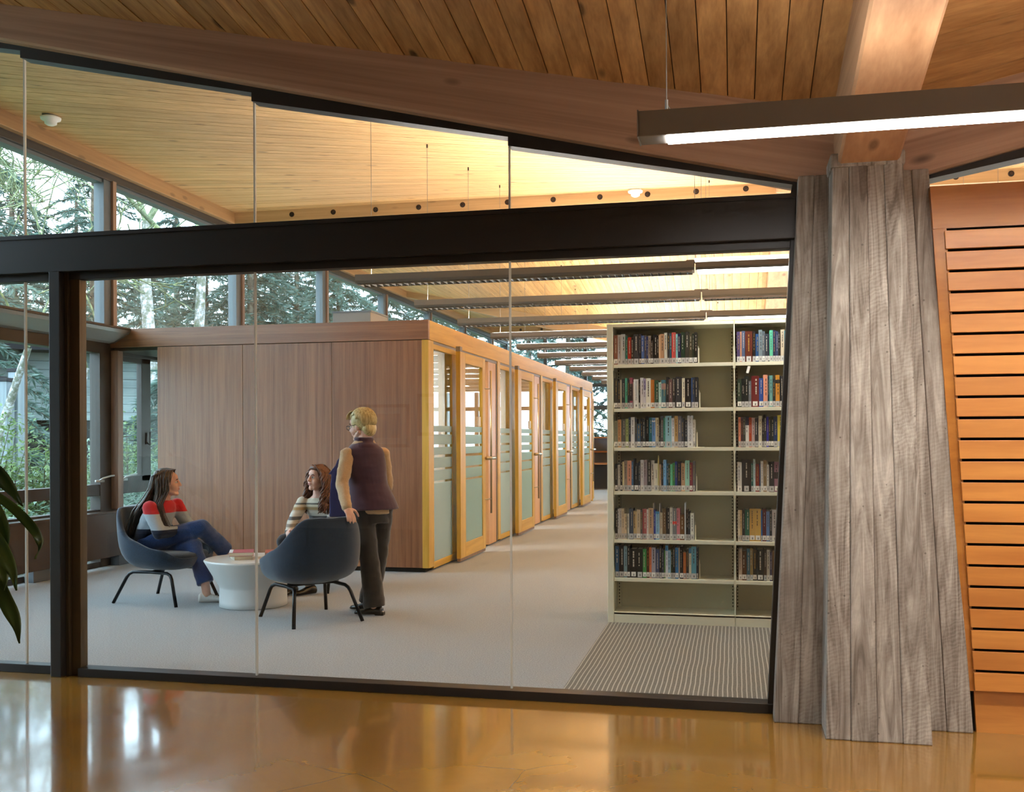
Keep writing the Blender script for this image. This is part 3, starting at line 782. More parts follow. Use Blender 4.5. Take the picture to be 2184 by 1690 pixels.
# ------------------------------------------------------------------ bookcase
KY = 7.69            # front plane of the bookcase
SH = [1.985, 1.647, 1.348, 1.013, 0.642, 0.347]   # tops of the six shelves
bc = empty('bookcase', (0.4, KY + 0.25, 0), label='cream metal library bookcase standing behind the glass wall', cat='bookcase')
cr = W['cream']
MB().box(-0.957, -0.912, KY - 0.004, KY + 0.62, 0.0, 2.296).build('end_panel', cr, bc, bevel=0.004)
for a, b in ((-0.910, -0.005), (0.003, 0.915), (0.92, 1.83)):
    bay = a
    MB().box(a, b, KY + 0.285, KY + 0.30, 0.08, 2.285).build('back_panel', W['creamback'], bc)
    MB().box(a, b, KY, KY + 0.60, 2.272, 2.296).build('canopy_top', cr, bc, bevel=0.002)
    MB().box(a, b, KY, KY + 0.29, 0.068, 0.086).build('base_shelf', cr, bc, bevel=0.002)
    MB().box(a, b, KY, KY + 0.02, 0.0, 0.084).build('kick_plate', cr, bc, bevel=0.002)
    for z in SH:
        s = MB().box(a + 0.004, b - 0.004, KY + 0.012, KY + 0.285, z - 0.006, z).build('shelf', cr, bc)
        MB().box(a + 0.004, b - 0.004, KY + 0.004, KY + 0.016, z - 0.026, z + 0.001).build('shelf_lip', cr, s, bevel=0.002)
        for x in (a + 0.001, b - 0.004):
            MB().prism([(KY + 0.004, z - 0.045), (KY + 0.29, z - 0.05), (KY + 0.29, z + 0.13), (KY + 0.10, z + 0.13), (KY + 0.012, z + 0.002)], x, x + 0.003, 'X').build('shelf_bracket', cr, s)
    # slotted uprights
    for x in (a + 0.0, b - 0.028):
        u = MB().box(x, x + 0.028, KY + 0.255, KY + 0.285, 0.08, 2.27).build('upright', W['creamback'], bc)
        sl = MB()
        for q in range(84):
            sl.box(x + 0.010, x + 0.018, KY + 0.2535, KY + 0.2552, 0.11 + q * 0.0255, 0.122 + q * 0.0255)
        sl.build('slots', W['dark'], u, kind='stuff')
MB().box(-0.005, 0.003, KY + 0.01, KY + 0.29, 0.0, 2.28).build('upright_divider', cr, bc)
MB().box(0.915, 0.92, KY + 0.01, KY + 0.29, 0.0, 2.28).build('upright_divider', cr, bc)
MB().box(-0.91, 1.83, KY + 0.30, KY + 0.60, 0.0, 2.27).build('rear_face', W['creamback'], bc)

# books: x0,x1,top (in the units each row was surveyed in) and spine colour
ROWS = [
 ('L', 0, 940, '''75 165 240 8a5a48,165 240 230 dddde0,240 345 212 cccecb,350 400 270 1f6a5c,403 488 288 c8321e,490 543 300 2a2624,543 665 215 3a3838,672 725 205 33313a,725 795 250 4a6aa8,795 840 245 4a4450,840 888 275 2f4690,890 950 255 9a8c7e,950 1005 370 2a2420,1005 1090 235 241d1a,1090 1135 290 2a2220,1135 1167 240 d8b890,1167 1265 218 c79a72,1265 1338 190 e8e2d0,1338 1390 190 23262c,1390 1438 210 3a6a80,1438 1532 185 cc5048,1532 1578 230 8cc8c8,1578 1655 210 1c1a48,1655 1750 180 1f3a26,1750 1842 170 35332a,1842 1915 210 4a4530,1915 1955 215 2a3a2a,1955 2025 185 1d1a14'''),
 ('L', 1, 845, '''75 160 130 3a3a34,163 220 195 3c4048,220 255 165 e8e8d8,258 335 140 20323a,335 390 120 5fd0b0,392 445 165 2a2c30,447 518 115 a04a60,518 537 220 e8e4dc,537 655 155 eceae4,657 695 165 28221e,695 775 118 f0eeee,775 832 140 e6e2e8,832 943 135 ece6d0,943 1028 172 d07a2c,1030 1128 185 2f5238,1128 1190 232 b8dcd0,1190 1298 175 4a7c88,1305 1365 110 221f1e,1365 1445 165 6a4c48,1445 1515 130 35302a,1525 1670 110 34353a,1672 1738 143 ece2c4,1740 1888 140 1c1614,1890 1910 130 3a68b0,1910 1960 125 26344a,1960 2045 120 1e2026'''),
 ('L', 2, 850, '''75 160 220 8f8f7a,160 240 190 e8b078,240 345 172 5c605e,345 415 180 9aa868,415 470 135 2f4560,470 560 135 ecebe8,570 615 170 3c4450,615 695 290 4a7090,700 750 170 20222c,752 815 195 2a3436,820 895 125 14100e,897 968 145 0f6872,968 1048 155 6a94c8,1048 1125 155 ece6c8,1125 1165 285 38363a,1170 1235 118 4c4c50,1235 1280 155 5cc0a8,1280 1425 112 96c8d4,1425 1490 165 e0e2e4,1490 1575 115 d8b070,1575 1655 118 74727a,1655 1708 170 3a424e,1710 1735 225 2a2428,1735 1793 210 343c48,1795 1918 110 e2e2e2,1920 1980 205 eae8dc'''),
 ('L', 3, 866, '''90 150 230 17181a,152 212 250 d6d4cc,215 265 155 24262c,268 302 175 e6dca8,302 380 150 a89c90,380 480 152 dc9c80,480 525 175 44688c,525 555 105 22303a,555 640 215 24262a,645 690 180 2a2e38,690 768 140 e0e0e0,768 852 138 9c8c90,855 943 158 2a2622,945 1018 152 ece6d8,1020 1100 220 e6e0c8,1102 1128 38 b8a868,1135 1180 245 d8c0a0,1180 1230 220 23242e,1230 1300 140 76b0dc,1300 1345 225 2f6c90,1345 1390 260 2a3a18,1390 1440 245 6ccca0,1440 1500 215 3f9c5c,1500 1550 180 24408c,1550 1643 180 14162c,1645 1735 218 dcb890,1735 1838 158 98d0bc,1840 1908 208 843440,1915 1965 175 6a7078'''),
 ('L', 4, 915, '''90 145 195 1c1514,145 185 205 d8dce0,185 240 192 d6d4d0,240 300 195 dcc8a8,300 365 315 e8d4b0,380 420 315 e4dcc8,420 518 198 3f4a5a,518 600 260 dcbf88,600 685 220 cbb594,685 735 235 5a5550,735 832 208 b86060,832 880 220 e4d8cc,880 982 185 c09a78,982 1000 75 e8e0d0,1000 1045 232 28389c,1045 1130 265 8cb8d0,1130 1148 85 e8e0d8,1150 1203 290 dccfb4,1203 1288 195 6c5230,1290 1375 190 221d22,1375 1440 180 dcd8c8,1440 1535 190 747678,1535 1610 195 e890a0,1610 1715 335 6a4214,1722 1746 70 dfe4e8,1748 1800 228 1f1818,1800 1850 265 2e3238,1855 1935 305 e4e4d4'''),
 ('L', 5, 822, '''90 172 80 235a88,175 287 68 15171c,290 365 85 7ca0ac,370 438 85 1c1a12,440 597 155 0f120e,597 740 155 0f120e,742 825 148 3a8c44,825 890 110 5a2c14,890 945 115 e8804c,945 1040 120 a8a4b0,1040 1125 160 4a5c88,1130 1190 80 1c1618,1190 1235 155 2c3444,1235 1270 190 5c9448,1270 1330 72 e0e4e8,1330 1395 188 94bcd0,1395 1440 150 28422e,1440 1500 115 14181a,1500 1572 118 2a6ea0,1572 1605 130 e4dccc,1605 1685 100 1c1416,1685 1750 232 b8622c,1752 1815 160 3c3836,1815 1870 132 e0d8b8,1870 1985 98 5c9cac,1985 2030 140 1c2c44'''),
 ('R', 0, 497, '''58 98 98 4a3f68,98 122 100 d09878,122 163 90 4c5c7c,165 255 95 5c2414,258 297 98 1c1414,298 335 132 1f4c80,335 380 82 74868c,380 415 100 56626c,415 455 132 2c3440,455 472 140 1f2838,472 515 88 60c8a0,515 548 90 2a2a50,548 580 105 2f3f60,580 612 120 1a1a1c,613 657 85 c8baa0,657 688 100 2f7080,688 720 105 a8c8c8,722 760 120 7a4030,760 800 100 35404c'''),
 ('R', 1, 1078, '''65 115 710 2a3e2c,115 155 705 141818,155 205 675 1a201e,207 240 738 6c7074,240 338 672 701c1a,338 392 702 2a50a0,392 445 660 e89c7c,445 468 680 1f4c60,468 510 670 6ca8a0,512 545 715 20242a,545 597 665 e09c34,600 638 680 18181a,638 665 695 20242c,665 700 660 5c3038,702 745 690 3c5c4c,745 790 680 b09870'''),
 ('R', 2, 1612, '''75 103 1222 e8906c,103 135 1222 4c3040,135 165 1218 3c4038,165 208 1218 e4e0d4,208 243 1228 c84c1c,243 283 1230 c8a8a0,285 328 1238 26262c,330 372 1208 ece4c4,375 395 1245 2a2a2c,397 430 1192 161a16,430 457 1218 2024c0,457 485 1222 141c1a,485 520 1215 10201a,520 568 1215 1c3c70,568 625 1200 e0cc48,625 662 1238 b08490,664 700 1220 343434,700 745 1210 7c8c9c'''),
 ('r', 3, 485, '''68 120 112 d8d6d0,122 235 75 241a16,236 262 130 146058,262 288 78 b8ccc8,288 335 135 8c2c18,335 353 135 2c4460,353 383 102 e0dcd0,383 425 90 907850,425 453 145 dcd8cc,453 515 108 1e1a1c,517 587 110 9c7080,590 612 80 203448,614 650 100 6c4a3c,650 690 110 c0b8a0'''),
 ('r', 4, 1090, '''70 98 698 dcd0b8,98 122 700 e4c890,124 157 700 1c1416,157 213 693 1c5c44,213 280 682 d4a850,280 352 682 d4a850,352 370 702 1f5c9c,372 418 685 682c34,418 457 715 5c7cac,457 488 705 14121c,488 548 695 d4d2d0,548 592 685 dad8d4,594 630 700 3c3c48,630 670 690 843c2c'''),
 ('r', 5, 1605, '''78 120 1205 c8b4a0,120 175 1238 5a3414,178 217 1205 1f5c70,217 253 1200 8c7844,253 300 1210 2c2a24,302 385 1215 20241f,385 420 1210 44382c,422 458 1215 d8d4c4,458 488 1245 48405c,488 560 1222 6c4a1c,562 610 1210 2c3c4c,610 650 1220 a09078'''),
]
TITLES = {(0, 'L', 2): 'WHY', (1, 'L', 3): "PLATO'S STORY", (1, 'L', 8): 'THE CONSERVATIVE MIND', (1, 'L', 17): 'OTHER MINDS', (2, 'L', 24): 'RONALD DWORKIN', (2, 'L', 17): 'THE NEW CRITIQUE',
          (3, 'L', 14): 'CHANGE', (3, 'L', 0): 'Rethinking Death', (4, 'L', 15): 'NEGOTIATE TO WIN', (4, 'L', 20): '', (1, 'R', 1): 'LOYALTY', (2, 'R', 13): 'Faith in Politics', (2, 'R', 10): 'UNDER GOD'}
del TITLES[(0, 'L', 2)], TITLES[(4, 'L', 20)], TITLES[(2, 'L', 17)]
BANDS = {(1, 'L', 16): (0.66, 0.87, 'b08a88'), (1, 'L', 11): (0.62, 1.0, 'a898b8'), (2, 'R', 3): (0.72, 1.0, '1c2444'), (4, 'L', 21): (0.49, 0.59, 'd83828'), (4, 'L', 15): (0.92, 1.0, '3a88b0'), (5, 'L', 14): (0.84, 1.0, '3a8cc0'),
         (2, 'L', 12): (0.86, 0.91, 'eeeeee'), (1, 'R', 10): (0.74, 0.85, '1c1a18'), (3, 'r', 10): (0.44, 0.66, '2a1c22'), (5, 'L', 23): (0.83, 1.0, '3a80a8'), (1, 'L', 6): (0.25, 0.80, '2a1c22')}
COL = {}
def bookmat(h):
    if h not in COL: COL[h] = plain('book_cover_' + h, h, 0.45, 0, 0.4)
    return COL[h]
W['paper'] = plain('book_pages', 'e6ddc4', 0.8)
W['tag'] = plain('call_number_label', 'c4c4c2', 0.6)
W['tagw'] = plain('white_call_label', 'f0efe8', 0.6)
W['ink'] = plain('dark_ink', '33302e', 0.7)
W['foil'] = plain('pale_title_ink', 'cfc8b4', 0.5)
W['gold'] = plain('gold_title_ink', 'b99a4c', 0.4, 0.3)
def colour_word(h):
    r, g, b = (int(h[i:i + 2], 16) / 255 for i in (0, 2, 4))
    mx, mn = max(r, g, b), min(r, g, b)
    d = mx - mn
    if mx < 0.2: return 'black'
    if d < 0.10 or d / mx < 0.14:
        return 'white' if mx > 0.82 else 'pale grey' if mx > 0.62 else 'grey' if mx > 0.36 else 'charcoal'
    hue = (60 * ((g - b) / d % 6) if mx == r else 60 * ((b - r) / d + 2) if mx == g else 60 * ((r - g) / d + 4))
    sat = d / mx
    if hue < 18 or hue >= 345:
        return ('pink' if mx > 0.85 and sat < 0.5 else 'red') if mx > 0.62 and sat > 0.35 else 'dark red' if sat > 0.45 else 'brown'
    if hue < 45: return 'cream' if mx > 0.85 and sat < 0.28 else 'orange' if mx > 0.8 and sat > 0.6 else 'tan' if mx > 0.6 else 'brown'
    if hue < 70: return 'cream' if sat < 0.3 and mx > 0.8 else 'yellow' if mx > 0.6 else 'olive'
    if hue < 165: return 'green' if mx > 0.3 else 'dark green'
    if hue < 200: return 'teal' if mx < 0.7 else 'pale blue'
    if hue < 255: return ('blue' if sat > 0.3 else 'slate') if mx > 0.45 else 'navy'
    return 'purple'
ORD = ['first', 'second', 'third', 'fourth', 'fifth', 'sixth', 'seventh', 'eighth', 'ninth', 'tenth', 'eleventh', 'twelfth', 'thirteenth', 'fourteenth', 'fifteenth', 'sixteenth', 'seventeenth', 'eighteenth', 'nineteenth', 'twentieth', 'twenty-first', 'twenty-second', 'twenty-third', 'twenty-fourth', 'twenty-fifth', 'twenty-sixth', 'twenty-seventh', 'twenty-eighth', 'twenty-ninth', 'thirtieth']
SHELFN = ['top', 'second', 'third', 'fourth', 'fifth', 'sixth']
rb = random.Random(3)
def textmesh(s, size):
    cu = bpy.data.curves.new('title', 'FONT'); cu.body = s; cu.size = size; cu.align_x = 'CENTER'; cu.align_y = 'CENTER'; cu.resolution_u = 2
    t = bpy.data.objects.new('title', cu); col.objects.link(t)
    dg = bpy.context.evaluated_depsgraph_get()
    me = bpy.data.meshes.new_from_object(t.evaluated_get(dg))
    bpy.data.objects.remove(t)
    return me
def make_book(x0, x1, z, h, dep, y, hexc, label, key, group, lean=0.0):
    wd = x1 - x0
    r = empty('book', (x0 + wd / 2, y, z), label=label, cat='book', group=group)
    m = bookmat(hexc); t = min(0.003, wd * 0.14)
    c = MB()
    c.box(-wd / 2, -wd / 2 + t, 0, dep, 0, h); c.box(wd / 2 - t, wd / 2, 0, dep, 0, h)
    c.hexa([(-wd / 2, -0.001, 0), (wd / 2, -0.001, 0), (wd / 2, t, 0), (-wd / 2, t, 0), (-wd / 2, -0.001, h), (wd / 2, -0.001, h), (wd / 2, t, h), (-wd / 2, t, h)])
    c.build('cover', m, r, local=True)
    MB().box(-wd / 2 + t, wd / 2 - t, t, dep - 0.004, 0.003, h - 0.004).build('pages', W['paper'], r, local=True)
    dark = sum(int(hexc[i:i + 2], 16) for i in (0, 2, 4)) < 380
    # call number label
    lh = 0.040; lw = min(wd - 0.002, 0.034)
    solid = rb.random() < 0.4
    lg = MB().box(-lw / 2, lw / 2, -0.0022, -0.001, 0.004 if not solid else 0.010, 0.004 + lh if not solid else 0.010 + lh * 0.85).build('call_number_label', W['tagw'] if solid else W['tag'], r, local=True)
    tk = MB()
    for q in range(2):
        tk.box(-lw * 0.08 + q * lw * 0.16, lw * 0.02 + q * lw * 0.16, -0.0028, -0.0022, 0.014, 0.030)
    tk.build('call_number', W['ink'], lg, local=True)
    if key in BANDS:
        a, b, bh = BANDS[key]
        MB().box(-wd / 2, wd / 2, -0.0018, -0.001, h * a, h * b).build('spine_band', bookmat(bh), r, local=True)
    ink = W['foil'] if dark else W['ink']
    if dark and rb.random() < 0.3: ink = W['gold']
    if key in TITLES:
        s = TITLES[key]
        size = min(wd * 0.62, (h - 0.075) / (0.56 * len(s)))
        me = textmesh(s, size)
        me.materials.append(ink)
        o = bpy.data.objects.new('title', me); col.objects.link(o); o.parent = r
        o.rotation_euler = Euler((pi / 2, pi / 2, 0), 'XYZ')
        o.matrix_local = Matrix.Translation((0, -0.0022, 0.055 + (h - 0.06) / 2)) @ Matrix(((0, 1, 0, 0), (0, 0, -1, 0), (-1, 0, 0, 0), (0, 0, 0, 1)))
    elif wd > 0.011:
        tk = MB(); zz = h * rb.uniform(0.86, 0.95); n = 0
        lwid = wd * rb.uniform(0.10, 0.2)
        off = rb.choice([0, 0, -1, 1]) * wd * 0.12
        while zz > h * rb.uniform(0.35, 0.5) and n < 14:
            ln = rb.uniform(0.008, 0.022)
            tk.box(off - lwid / 2, off + lwid / 2, -0.0022, -0.001, zz - ln, zz); zz -= ln + rb.choice([0.003, 0.003, 0.012]); n += 1
        tk.build('title_lines', ink, r, local=True)
    if lean: r.rotation_euler = (0, lean, 0)
    return r
used = set()
K = 0.905 / 256.0
for side, si, base, txt in ROWS:
    if side == 'L': sc_, org = K / 10.92, -0.913 + (0) ; ref = 75
    elif side == 'R': sc_, org = K / 6.146, 0.012; ref = 58
    else: sc_, org = K / 5.933, 0.012; ref = 66
    items = txt.split(',')
    xprev = org
    for n, it in enumerate(items):
        a, b, t, hexc = it.split()
        a, b, t = float(a), float(b), float(t)
        x0, x1 = org + (a - ref) * sc_ + 0.006, org + (b - ref) * sc_ + 0.006
        x0 = max(x0, xprev + 0.0004)
        if x1 - x0 < 0.005: continue
        xprev = x1
        bs = base + ((-0.017 if si == 0 else -0.005 if si == 1 else 0.008 if si == 3 else 0.014 if si == 4 else 0.02 if si == 5 else 0) * (a - ref) if side == 'L' else 0)
        h = min((bs - t) * sc_ * 1.005, 0.292)
        sec = 'wide left' if side == 'L' else 'right'
        lab = '%s book, %s from the left on the %s shelf, %s bookcase section' % (colour_word(hexc), ORD[n], SHELFN[si], 'left' if side == 'L' else 'right')
        dep = min(0.125 + 0.22 * (h - 0.15), 0.19)
        make_book(x0, x1, SH[si] + 0.0008, h, dep, KY + 0.035 + 0.004 * ((n * 5) % 3), hexc, lab, (si, side, n), 'books on the cream bookcase')
    # bookend closing the row on the left section
    if side == 'L':
        e = empty('bookend', (xprev + 0.004, KY + 0.06, SH[si] + 0.001), label='cream metal bookend closing the %s shelf row' % SHELFN[si], cat='bookend', group='bookends on the bookcase')
        MB().box(0.001, 0.0035, 0.0, 0.12, 0, 0.135).build('upright_plate', W['cream'], e, bevel=0.001, local=True)
        MB().box(0.001, 0.012, 0.0, 0.004, 0, 0.115).build('front_flange', W['cream'], e, local=True)
        MB().box(0.0035, 0.06, 0.01, 0.12, 0, 0.003).build('foot_plate', W['cream'], e, local=True)
# hanging paper label under the top shelf of the right section
MB().hexa([(0.083, KY - 0.001, 1.905), (0.103, KY - 0.001, 1.900), (0.103, KY + 0.001, 1.900), (0.083, KY + 0.001, 1.905), (0.098, KY + 0.001, 1.955), (0.118, KY + 0.001, 1.952), (0.118, KY + 0.003, 1.952), (0.098, KY + 0.003, 1.955)]).build('paper_flag', W['white'], label='small white paper flag hanging below the top shelf at right', cat='label')
# ------------------------------------------------------------------ lounge chairs, table
def fabric(name, c1, c2):
    m, nt, b = mat(name)
    n = nd(nt, 'ShaderNodeTexNoise', {'Vector': coords(nt, (1, 1, 3)), 'Scale': 150, 'Detail': 3})
    n2 = nd(nt, 'ShaderNodeTexNoise', {'Vector': coords(nt), 'Scale': 5, 'Detail': 2})
    c = ramp(nt, n.outputs[0], [(0.3, lin(c1)), (0.72, lin(c2))])
    nt.links.new(c, b.inputs['Base Color'])
    setb(b, rough=0.9, spec=0.2, sheen=0.35)
    bump(nt, b, n.outputs[0], 0.35, 0.003)
    return m
W['chairfab'] = fabric('blue_black_wool', '0f1a27', '2b3e52')
W['chairleg'] = plain('black_steel_tube', '121418', 0.35, 0.4)
W['seatfab'] = fabric('seat_cushion_wool', '1a2430', '3a4854')
W['tablewhite'] = plain('white_table', 'd9d9d6', 0.45)
W['tabletop'] = plain('white_table_top', 'd2cfc8', 0.3, 0, 0.5)

def smst(a, b, x):
    t = min(max((x - a) / (b - a), 0), 1); return t * t * (3 - 2 * t)
def make_chair(loc, rz, label):
    r = empty('lounge_chair', loc, rz, label=label, cat='armchair', group='shell lounge chairs around the round table')
    n = 48; prof = [(0.10, 0.0), (0.34, 0.012), (0.60, 0.06), (0.80, 0.16), (0.92, 0.32), (0.97, 0.52), (0.995, 0.76), (1.0, 0.93), (0.99, 1.0)]
    def rim(ph):   # ph: 0 front .. pi back
        d = abs(math.degrees(ph))
        arm = 0.405 + 0.085 * smst(30, 58, d) + 0.10 * smst(58, 118, d)
        return arm + (0.83 - arm) * smst(108, 146, d) - 0.006 * smst(165, 180, d)
    vs = []; zb = 0.285
    for f, g in prof:
        for k in range(n):
            ph = -pi + 2 * pi * k / n
            d = abs(math.degrees(ph))
            c, s = cos(ph), sin(ph)
            e = 2.9
            rr = 1 / ((abs(c) ** e + abs(s) ** e) ** (1 / e))
            R = rr * (0.37 if True else 0)
            h = rim(ph)
            back = smst(100, 160, d)
            x = R * c * f * (0.96 if c > 0 else 1.0) - back * 0.05 * g
            y = R * s * f * (1.0 - 0.17 * back * max(0, g - 0.35) / 0.65)
            z = zb + (h - zb) * g
            vs.append((x, y, z))
    fs = []
    for j in range(len(prof) - 1):
        for k in range(n):
            q = (k + 1) % n
            fs.append((j * n + k, j * n + q, (j + 1) * n + q, (j + 1) * n + k))
    vs.append((0, 0, zb)); c0 = len(vs) - 1
    for k in range(n): fs.append((c0, (k + 1) % n, k))
    b = MB(); b.smooth = True; b.add(vs, fs)
    sh = b.build('shell', W['chairfab'], r, local=True)
    so = sh.modifiers.new('thick', 'SOLIDIFY'); so.thickness = 0.042; so.offset = -1
    su = sh.modifiers.new('round', 'SUBSURF'); su.levels = 1; su.render_levels = 1
    # cushion
    b = MB(); b.smooth = True
    rings = []
    for f, z in ((0.02, 0.375), (0.80, 0.375), (0.90, 0.395), (0.92, 0.415), (0.88, 0.435), (0.70, 0.448), (0.02, 0.445)):
        ring = []
        for k in range(40):
            ph = 2 * pi * k / 40; c, s = cos(ph), sin(ph); e = 2.8
            rr = 0.335 / ((abs(c) ** e + abs(s) ** e) ** (1 / e))
            ring.append((rr * c * f + 0.035, rr * s * f * 0.92, z))
        rings.append(ring)
    b.ring(rings).build('seat_cushion', W['seatfab'], r, local=True)
    # bent steel legs: one bow each side
    for s in (-1, 1):
        b = MB(); b.smooth = True
        P = [(-0.34, s * 0.285, 0.0), (-0.235, s * 0.235, 0.225), (-0.215, s * 0.225, 0.255), (-0.18, s * 0.215, 0.272), (0.0, s * 0.205, 0.275), (0.18, s * 0.215, 0.272), (0.225, s * 0.228, 0.255), (0.245, s * 0.236, 0.225), (0.33, s * 0.285, 0.0)]
        b.tube(P, 0.0145, 10).build('leg_bow', W['chairleg'], r, local=True)
    b = MB(); b.tube([(0, -0.205, 0.276), (0, 0, 0.282), (0, 0.205, 0.276)], 0.012, 8).build('cross_bar', W['chairleg'], r, local=True)
    return r
make_chair((-4.92, 8.02, 0), radians(-8), 'blue wool shell armchair with the woman in red and grey, beside the windows')
make_chair((-3.285, 7.41, 0), radians(137.7), 'dark blue shell armchair with its back to the glass, under the standing woman\'s hand')
make_chair((-3.79, 9.06, 0), radians(246), 'shell armchair behind the table holding the curly haired woman')

TBX, TBY, TZ = -4.04, 7.93, 0.405
tb = empty('coffee_table', (TBX, TBY, 0), label='round white coffee table with a tapered drum base', cat='table')
b = MB(); b.smooth = True
b.lathe([(0.27, 0.0), (0.285, 0.006), (0.284, 0.05), (0.281, 0.16), (0.284, 0.175), (0.300, 0.20), (0.402, 0.378), (0.411, 0.392), (0.410, 0.398), (0.395, 0.400), (0.2, 0.398)], (TBX, TBY, 0), 72).build('drum_base', W['tablewhite'], tb)
b = MB()
b.lathe([(0.0, 0.392), (0.398, 0.392), (0.402, 0.399), (0.400, 0.405), (0.0, 0.405)], (TBX, TBY, 0), 72).build('table_top', W['tabletop'], tb)
W['redcloth'] = plain('faded_red_cover', 'a3525c', 0.6)
W['rust'] = plain('rust_red_cover', 'a3533e', 0.55)
W['whitesp'] = plain('white_spine', 'dfe4ea', 0.5)
W['creamcov'] = plain('cream_cover', 'd6cbb4', 0.6)
def flatbook(x, y, z, lx, ly, h, rz, mc, ms, label):
    r = empty('book', (x, y, z), rz, label=label, cat='book', group='books on the coffee table')
    c = MB()
    c.box(-lx / 2, lx / 2, -ly / 2, ly / 2, 0, 0.003); c.box(-lx / 2, lx / 2, -ly / 2, ly / 2, h - 0.003, h)
    c.build('cover', mc, r, local=True, bevel=0.001)
    MB().box(-lx / 2 - 0.001, -lx / 2 + 0.003, -ly / 2, ly / 2, 0, h).build('spine', ms, r, local=True, bevel=0.001)
    MB().box(-lx / 2, -lx / 2 + 0.03, -ly / 2, ly / 2, h, h + 0.0006).build('spine_wrap', ms, r, local=True)
    MB().box(-lx / 2 + 0.003, lx / 2 - 0.003, -ly / 2 + 0.003, ly / 2 - 0.003, 0.003, h - 0.003).build('pages', W['paper'], r, local=True)
flatbook(-4.115, 7.86, TZ, 0.15, 0.21, 0.032, radians(38), W['creamcov'], W['creamcov'], 'cream book at the bottom of the small pile on the table')
flatbook(-4.120, 7.875, TZ + 0.0325, 0.20, 0.25, 0.032, radians(26), W['redcloth'], W['whitesp'], 'faded red book with white spine on top of the pile')
flatbook(-3.86, 8.02, TZ, 0.19, 0.24, 0.026, radians(30), W['creamcov'], W['creamcov'], 'cream book under the rust red book on the table')
flatbook(-3.86, 8.015, TZ + 0.0265, 0.20, 0.25, 0.028, radians(26), W['rust'], W['rust'], 'rust red book lying on the right of the table')
# ------------------------------------------------------------------ garden and trees outside
def leafmat(name, c1, c2, tr=0.35):
    m = bpy.data.materials.new(name); m.use_nodes = True
    nt = m.node_tree; nt.nodes.clear()
    n = nd(nt, 'ShaderNodeTexNoise', {'Vector': coords(nt), 'Scale': 1.6, 'Detail': 4})
    c = ramp(nt, n.outputs[0], [(0.3, lin(c1)), (0.7, lin(c2))])
    d = nd(nt, 'ShaderNodeBsdfDiffuse', {0: c}); t = nd(nt, 'ShaderNodeBsdfTranslucent', {0: c})
    g = nd(nt, 'ShaderNodeBsdfGlossy', {'Roughness': 0.35})
    a = nd(nt, 'ShaderNodeMixShader', {0: tr, 1: d.outputs[0], 2: t.outputs[0]})
    a2 = nd(nt, 'ShaderNodeMixShader', {0: 0.05, 1: a.outputs[0], 2: g.outputs[0]})
    o = nd(nt, 'ShaderNodeOutputMaterial'); nt.links.new(a2.outputs[0], o.inputs[0])
    return m
W['needle'] = leafmat('conifer_needles', '2e443b', '6f8a7e')
W['needle2'] = leafmat('dark_conifer_needles', '243832', '557065')
W['leafy'] = leafmat('shrub_leaves', '3a5530', '829a5c')
W['leafpale'] = leafmat('pale_shrub_leaves', '4c6655', '98ae98')
W['grass'] = plain('mossy_ground', '4d6440', 0.95, var=0.4, bscale=3)
def barkmat(name, c1, c2, c3):
    m, nt, b = mat(name)
    n = nd(nt, 'ShaderNodeTexNoise', {'Vector': coords(nt), 'Scale': 7, 'Detail': 6, 'Roughness': 0.7})
    nt.links.new(ramp(nt, n.outputs[0], [(0.36, lin(c1)), (0.5, lin(c2)), (0.62, lin(c3))]), b.inputs['Base Color'])
    setb(b, rough=0.95, spec=0.1); bump(nt, b, n.outputs[0], 0.6, 0.03)
    return m
W['bark'] = barkmat('lichen_bark', '4f5a44', '7d7a72', 'c8c6cc')
W['moss'] = barkmat('mossy_branch', '4c5a34', '6f7560', '98a070')
W['darkbark'] = barkmat('dark_bark', '3a332c', '54493e', '6f6556')
bx('ground', W['grass'], (-90, 60, -40, 120, -0.5, -0.25), label='mossy garden ground outside the windows', cat='ground', kind='structure')

